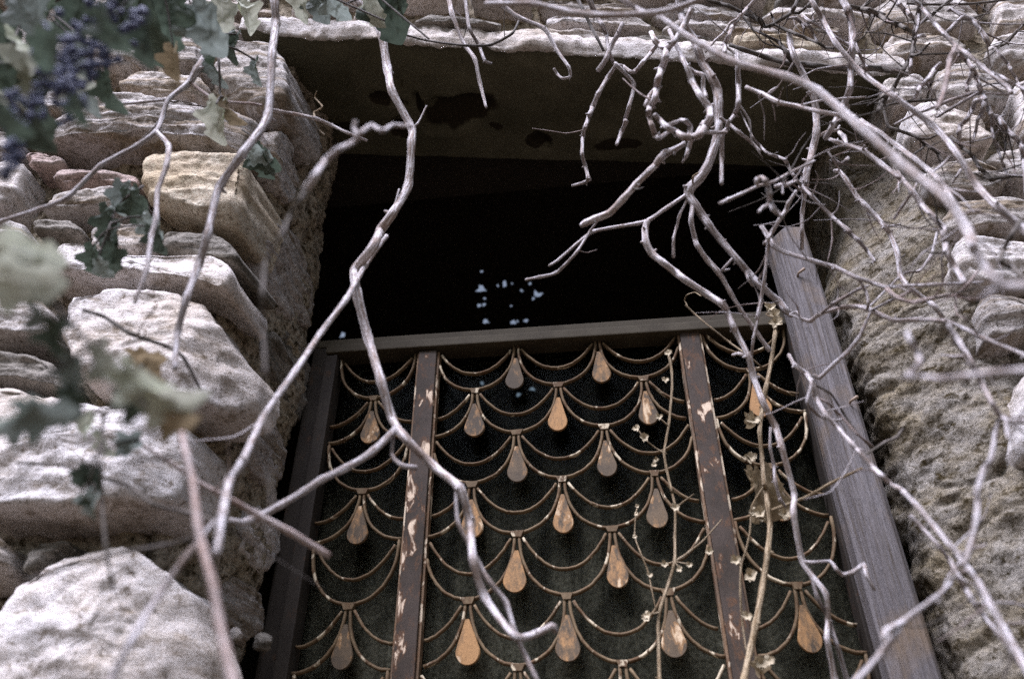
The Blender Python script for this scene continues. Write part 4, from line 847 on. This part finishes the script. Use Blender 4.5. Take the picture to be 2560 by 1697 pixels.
cane('pale cane bending down at the right edge of the photo', ['M6',(1940,60),(2020,80),(2080,170),(2120,230),(2220,320),(2300,400),(2330,480),(2352,620),(2360,720)], (8,10,10,9,9,9,9,9), (-.2,-.22), twigs=[(['M6',(1920,80),(1930,200),(1960,350),(2010,480),(2050,610),(2090,720),(2150,880),(2240,1090)], (5,5,5,5,5,4), -.12), (['M6',(2095,290),(2110,380),(2100,520),(2070,640)], (3,3,3), -.14, 'darkbark')])
cane('thin dark cane resting on the bright stones right of the opening', ['M6',(520,-10),(550,100),(590,200),(700,240),(850,290),(970,340),(1040,400),(1140,480),(1230,550),(1290,640)], (4,5,6,6,6,6,5,4), (-.08,-.06), 'darkbark', twigs=[(['M6',(970,345),(1100,350),(1220,300)], (5,5,4), -.08), (['M6',(1030,400),(1030,470),(910,550)], (4,5,4), -.08)])
cane('straight pale splinter leaning on the rubble below the right stones', ['M6',(1525,760),(1470,850),(1420,935)], (6,5,4), (-.12,-.1), spur=0)
cane('dark blurred twig rising from the right edge over the pale stone', ['I',(1960,10),(1900,100),(1850,200),(1830,270),(1900,310),(1986,380)], (8,8,9,9,7), (-.42,-.44), 'darkbark', spur=.2)
# --- dry climbers on the gate
THIN = .8; FINE = 0
def pods(o, spots, Y, r=9):
    for (c, x, y) in spots:
        u, v = px(c, x, y); P = at(u, v, Y); R = r*mpp(P)*random.uniform(.7, 1.2)
        V = []; F = []
        for q in range(5):                      # a papery husk: five curled valves
            a = 6.283*q/5+random.random(); ax = Vector((math.cos(a), random.uniform(-.6, .3), math.sin(a)-.35)).normalized(); sd_ = ax.cross(Vector((0, 1, .2))).normalized(); b = len(V)
            for k in range(5):
                s = k/4; w = R*.55*math.sin(math.pi*min(s*.9+.08, 1)); cc = P+ax*R*1.25*s+Vector((0, -1, 0))*R*.5*math.sin(s*2.4)
                V += [cc-sd_*w, cc+Vector((0, R*.25, 0)), cc+sd_*w]
            for k in range(4):
                for m in (0, 1): F.append((b+k*3+m, b+k*3+m+1, b+k*3+m+4, b+k*3+m+3))
        w = obj('seed_pod', V, F, 'pod'); w.parent = o
o = cane('tan dry climber stem hanging down the gate beside the right stile', ['F',(1155,405),(1175,470),(1190,560),(1192,700),(1170,950),(1145,1100),(1130,1200),(1150,1330),(1190,1500),'G',(1190,60),(1225,220),(1222,450),(1220,640),(1170,820),(1110,1000),(1090,1150),(1100,1568)], (5,4,4,4,4,4,4,5,5,6,6), (.16,.13), 'straw', cat='dry stem', name='dry_stem', twigs=[
     (['F',(1120,1210),(1050,1150),(980,1090),(920,1010)], (3,2.5,2), .13), (['G',(1225,220),(1290,170),(1370,110)], (3,3,2), .12), (['G',(1225,655),(1330,570),(1440,480),(1590,310)], (4,4,3,2), .15), (['G',(1220,640),(1150,660)], (2,2), .13), (['G',(1220,660),(1260,700)], (2,2), .12), (['G',(1220,650),(1330,660)], (2,2), .12), (['G',(1090,1060),(990,1060)], (3,3), .12), (['F',(1170,970),(1090,920)], (3,3), .14)])
pods(o, [('F',1160,415),('F',1140,625),('F',1090,915),('F',975,1080),('F',910,1005),('F',1065,1250),('F',1050,1290),('G',1140,660),('G',1255,700),('G',1335,665),('G',1488,560),('G',1000,1060),('G',995,1085),('G',1225,215)], .12)
o = cane('hair thin dry stem left of the tan climber', ['G',(930,200),(915,260),(905,440),(950,570),(1010,720),(1040,870),(1075,1030)], (2,2.5,2.5,2.5,2), (.17,.15), 'straw', cat='dry stem', name='dry_stem', spur=.2)
pods(o, [('G',925,205),('G',905,445),('G',1025,745),('G',915,265)], .155, 6)
o = cane('thick tan climber stem with dead leaves twisting up to the rail end', ['F',(1960,40),(2000,170),(1998,280),(1970,480),(1930,680),(1900,850),(1880,1030),(1900,1250),(1915,1450),'G',(1935,60),(1955,200),(1972,350),(1955,560),(1910,850),(1860,1130),(1820,1320),(1765,1568)], (4,6,6,7,6,7,8,8,9,10,10,10), (.10,.06), 'straw', cat='dry stem', name='dry_stem', twigs=[
     (['G',(1840,50),(1830,200),(1815,400),(1780,560),(1742,680),(1738,900),(1755,1130),(1785,1350)], (3,3,3,4,4,3), .13), (['H',(430,455),(560,380),(720,290),(930,190)], (5,5,5,4), .03), (['F',(1960,40),(1920,20),(1990,90),(1930,110),(2010,150)], (3,3,3,3), .1, 'straw', 'tendril')])
pods(o, [('F',1800,1240),('F',1820,1230),('G',1880,260),('G',1905,300),('G',1815,750),('G',2090,265),('G',1900,1440),('G',1960,1420),('G',1840,250),('F',1830,940),('F',1990,120),('F',1960,60),('F',2005,180),('G',1700,630),('G',1790,1070)], .09, 14)
def dryleaf(o, c, x, y, s, ang, Y, mat='leafbrown'):
    u, v = px(c, x, y); P = at(u, v, Y); leafmesh(P, s*mpp(P), ang, o, mat)
cane('thin twig slanting across the gate rail toward the right stile', ['F',(1300,40),(1370,110),(1500,220),(1640,330),(1780,430),(1900,530)], (3,3,3,4,3), (.12,.08), 'straw', cat='dry stem', name='dry_stem', twigs=[(['F',(1320,60),(1290,0),(1310,-40),(1370,-60),(1420,-30)], (2,2,2,2), .12)])
cane('narrow grey cane running down beside the thick tan climber', ['F',(1965,1000),(1960,1150),(1990,1300),(2000,1420),(2040,1568),'G',(2050,150),(2095,210)], (4,5,5,5,4), (.02,.04), spur=.5)

# ------------------------------------------------------------------ leaves and grapes
def leafmesh(P, L, ang, parent, mat, name='leaf', facing=None, fold=.8, curl=1.):
    """a lobed, folded, curled vine leaf; P is the stalk end, ang its direction in the picture (0 = right, -90 = down)"""
    ex = RT*math.cos(rad(ang))+UP*math.sin(rad(ang)); dep = -FW
    tw = random.uniform(-.8, .8) if facing is None else facing
    ez = (dep*math.cos(tw)+ex.cross(dep)*math.sin(tw)).normalized(); ey = ez.cross(ex)
    nu, nv = 24, 24; V = []; F = []; A = []; sd_ = Vector((random.random()*30, 3, 1)); f0 = fold*random.uniform(.6, 1.3)
    for i in range(nu+1):
        s = i/nu
        hw = .46*math.sin(math.pi*min(1, s*.92+.05))**.75*(1+.28*math.sin(s*15.5+1)+.10*math.sin(s*41))*(1-.25*s)
        for j in range(nv+1):
            t = 2*j/nv-1; x = s*1.02-.10*abs(t)*(1-s) - .16*(abs(t)**2)*(1 if s < .4 else 0)*(.4-s); y = t*hw
            a = f0*abs(y)*1.6; yy = y*math.cos(a); zz = abs(y)*math.sin(a)
            zz += .16*curl*noise.noise(Vector((x*2.4, y*3.2, 0))+sd_)+.05*noise.noise(Vector((x*9, y*9, 1))+sd_)-.030*math.exp(-(y*22)**2)
            zz -= .42*curl*s*s*s; x -= .12*curl*s**3
            V.append(P+(ex*x+ey*yy+ez*zz)*L); A.append((s, t, 0))
    m = nv+1
    for i in range(nu):
        for j in range(nv): F.append((i*m+j, i*m+j+1, (i+1)*m+j+1, (i+1)*m+j))
    o = obj(name, V, F, mat, None, True, A); o.parent = parent; return o
def leafy(label, spec, rs, Y, leaves, mat='darkbark', cat='leafy vine'):
    o = cane(label, spec, rs, Y, mat, (), cat, 'leafy_vine', .4)
    S = ALL[-1][1]
    for lf in leaves:
        x, y, s, ang, m = lf[:5]; Yl = lf[5] if len(lf) > 5 else (Y[0]+Y[1])/2
        fac = lf[6] if len(lf) > 6 else None
        u, v = px('W', x, y); P = at(u, v, Yl); leafmesh(P, .88*s*K*mpp(P), ang, o, m, facing=fac)
        j = min(S, key=lambda q: (q-P).length)
        if (j-P).length < .25 and (j-P).length > .004:
            mid = (j+P)/2+Vector((0, 0, .006)); s2, r2 = catmull([j, mid, P], [2.6*mpp(P)]*3, .01); v2, f2, a2 = tube(s2, r2, 6)
            w = obj('leaf_stalk', v2, f2, 'darkbark', None, True, a2); w.parent = o
    return o
v1 = leafy('leafy vine with dark grape clusters filling the upper left corner', ['W',(-30,60),(70,20),(180,-20),(300,-40),(420,-60)], (10,10,10,9), (-.70,-.66), [
    (300,-30,215,-75,'leafdark',-.66,.2), (395,-20,170,-100,'leafdark',-.64,-.3), (440,10,150,-62,'leafteal',-.62,.1), (30,100,210,-48,'leafpale',-.74,.9), (-20,40,190,-70,'leafdark',-.72,.3), (200,100,190,-105,'leafteal',-.68,.5), (10,150,230,-70,'leafdark',-.72,-.2),
    (120,10,120,-120,'leafteal',-.70,.6), (40,-10,140,-60,'leafteal',-.74,.1), (240,170,110,-80,'leafdark',-.66,.4), (270,-20,120,-95,'leafdark',-.66,.8), (-40,190,150,-50,'leafpale',-.74,.6), (190,-20,150,-110,'leafdark',-.64,-.4), (400,110,90,-95,'leafbrown',-.62,.2), (60,230,150,-80,'leafdark',-.72,.4), (230,20,130,-70,'leafdark',-.88,.5), (110,70,110,-100,'leafdark',-.88,-.3), (330,40,130,-95,'leafdark',-.80,.2), (-10,230,120,-60,'leafdark',-.90,.3), (175,225,80,-80,'leafdark',-.88,.1)])
v2 = leafy('withered leaves hanging from the top edge beside the pale hanging cane', ['W',(420,-40),(470,20),(495,70),(505,140),(508,215),(500,240)], (5,4,4,3), (-.50,-.46), [
    (470,20,130,-75,'leafteal',-.5), (510,-10,110,-85,'leafpale',-.48), (555,0,90,-60,'leafpale',-.44), (505,235,115,-100,'leafpale',-.46,.3), (515,225,90,-70,'leafbrown',-.46,.9), (490,120,100,-88,'leafteal',-.48,.8), (590,140,70,-95,'leafteal',-.42), (545,80,80,-110,'leafdark',-.46)])
v3 = leafy('single dark vine leaf with torn edge hanging over the lintel middle', ['W',(800,-60),(840,-35),(870,-10)], (5,4,3), (-.40,-.40), [(868,-25,150,-68,'leafdark',-.40,.2), (845,-20,105,-75,'leafpale',-.41,.7)])
v4 = leafy('grey green leaves hanging from the top edge over the lintel left end', ['W',(660,-60),(700,-35),(745,-15)], (5,4,3), (-.44,-.44), [(725,-25,95,-80,'leafteal',-.44), (750,-15,90,-55,'leafteal',-.44,.5), (700,-20,80,-100,'leafpale',-.44), (905,-25,70,-50,'leafdark',-.40)])
v5 = leafy('cluster of shrivelled dark leaves below the ochre corner stone', ['W',(330,430),(300,450),(270,480),(250,530)], (4,4,3), (-.44,-.46), [
    (285,425,90,-100,'leafteal',-.46), (300,440,105,-75,'leafdark',-.46), (250,480,105,-95,'leafdark',-.46,.3), (330,500,80,-60,'leafteal',-.46), (270,520,110,-110,'leafdark',-.46,.5), (215,570,85,-95,'leafdark',-.46,.2), (250,560,90,-80,'leafdark',-.46), (355,525,80,-80,'leafdark',-.48), (225,600,60,-60,'leafteal',-.46)])
v6 = leafy('shaded dark leaf hung on the corner beside the ochre stone', ['W',(560,300),(590,320),(600,335)], (3,3), (-.30,-.30), [(575,345,95,-40,'leafdark',-.30,.2), (590,340,95,-75,'leafdark',-.30), (570,350,70,-20,'leafteal',-.31)])
v7 = leafy('very blurred pale leaves in the near left foreground', ['W',(-60,560),(40,620),(140,720),(210,800),(280,880),(340,940)], (7,7,6,6), (-.82,-.76), [
    (-20,555,190,-25,'leafpale',-.84,.4), (30,600,150,-40,'leafdark',-.83,.9), (-30,640,190,-10,'leafpale',-.84,.2), (70,690,130,-55,'leafteal',-.82,.8), (130,740,120,-90,'leafdark',-.81,.3),
    (230,800,150,-62,'leafpale',-.79,.5), (280,850,165,-40,'leafpale',-.78,.1), (330,900,160,-22,'leafpale',-.77,.6), (270,920,120,-15,'leafdark',-.76,.2), (40,950,150,-8,'leafteal',-.80,.3),
    (-30,985,150,5,'leafteal',-.80,.9), (150,900,100,-70,'leafdark',-.78), (350,965,120,-12,'leafbrown',-.75,.4), (170,830,110,-100,'leafteal',-.79)])
v8 = leafy('small drooping leaves over the huge pale block at lower left', ['W',(270,920),(240,960),(236,1010),(215,1080),(200,1140)], (4,4,3), (-.58,-.58), [
    (320,1015,95,-160,'leafteal',-.58,.1), (230,1000,85,-75,'leafpale',-.58), (200,1080,75,-120,'leafdark',-.58), (225,1080,85,-95,'leafdark',-.58,.3), (220,1140,85,-115,'leafteal',-.58), (180,1150,45,-20,'leafdark',-.58), (300,820,90,-15,'leafbrown',-.56,.3), (330,840,85,-60,'leafbrown',-.56), (215,960,80,-130,'leafpale',-.6)])
# grapes: one mesh, copied
def grape_proto():
    bm = bmesh.new(); bmesh.ops.create_uvsphere(bm, u_segments=10, v_segments=7, radius=1)
    for v in bm.verts: v.co *= 1-.10*noise.noise(v.co*1.7)
    me = bpy.data.meshes.new('grape'); bm.to_mesh(me); bm.free(); me.materials.append(M['grape'])
    me.polygons.foreach_set('use_smooth', [True]*len(me.polygons)); return me
GM = grape_proto()
def cluster(pts, rad_px, n, Y, label):
    P = [at(*px('W', x, y), Y) for x, y in pts]; R = [rad_px*K*mpp(p) for p in P]
    S, RR = catmull(P, [3*mpp(p) for p in P], .012); V, F, A = tube(S, RR, 6)
    st = obj('grape_cluster', V, F, 'darkbark', None, True, A); st.parent = v1; st['label'] = label
    for k in range(n):
        t = random.random(); j = min(int(t*(len(S)-1)), len(S)-1); w = R[0]*(1.1-.55*t)
        d = Vector((random.gauss(0, 1), random.gauss(0, 1), random.gauss(0, 1))).normalized()*w*random.uniform(.45, 1)
        g = bpy.data.objects.new('grape', GM); COL.objects.link(g); g.parent = st
        r = random.uniform(8.5, 12)*mpp(S[j]); g.location = S[j]+d; g.scale = (r, r, r*random.uniform(.9, 1.1)); g.rotation_euler = (random.random()*6, random.random()*6, 0)
cluster([(300,-10),(250,60),(200,140),(150,200)], 78, 110, -.83, 'grape cluster nearest the top edge')
cluster([(150,90),(130,160),(150,220),(180,275)], 62, 80, -.84, 'grape cluster in front of the pale folded leaf')
cluster([(60,220),(40,290),(25,350),(10,410)], 48, 60, -.85, 'dark grape cluster at the left edge')
# dead leaves caught on the thick tan climber
tan = [q for q, s in ALL if q['label'].startswith('thick tan')][0]
for c, x, y, s, a in (('F',1780,1330,60,-60),('F',1890,1340,130,-85),('G',1975,60,110,-80),('F',1790,890,45,-75),('G',1850,1420,60,-40),('G',1900,230,45,-120)):
    dryleaf(tan, c, x, y, s, a, .10)
# ------------------------------------------------------------------ nails and crumbs
for c, x, y in (('I',510,355),('I',850,1190)):
    P = at(*px(c, x, y), .127); V, F, A = tube([P+Vector((0,.012,0)), P+Vector((0,-.004,0)), P+Vector((.012,-.012,.004))], [.0022,.0022,.0034], 8)
    n_ = obj('nail', V, F, 'nail', None, True, A); n_.parent = post; n_.matrix_parent_inverse = post.matrix_world.inverted()
def pebble(label, c, x, y, Y, r, mat):
    P = at(*px(c, x, y), Y); rr = r*mpp(P); bm = bmesh.new(); bmesh.ops.create_icosphere(bm, subdivisions=3, radius=rr)
    for v in bm.verts: v.co *= 1+.35*noise.noise(v.co*(1.1/rr)+P*9)+.10*noise.noise(v.co*(4/rr)+P)
    me = bpy.data.meshes.new('stone_chip'); bm.to_mesh(me); bm.free(); me.materials.append(M[mat]); o = bpy.data.objects.new('stone_chip', me); COL.objects.link(o); o.location = P; wparts(o); o['label'] = label
pebble('white chip stuck in the jamb mortar', 'C', 1540, 1280, .02, 17, 'pale')
pebble('dark chip in the jamb mortar beside the gate frame', 'C', 1715, 1330, .06, 24, 'dark')
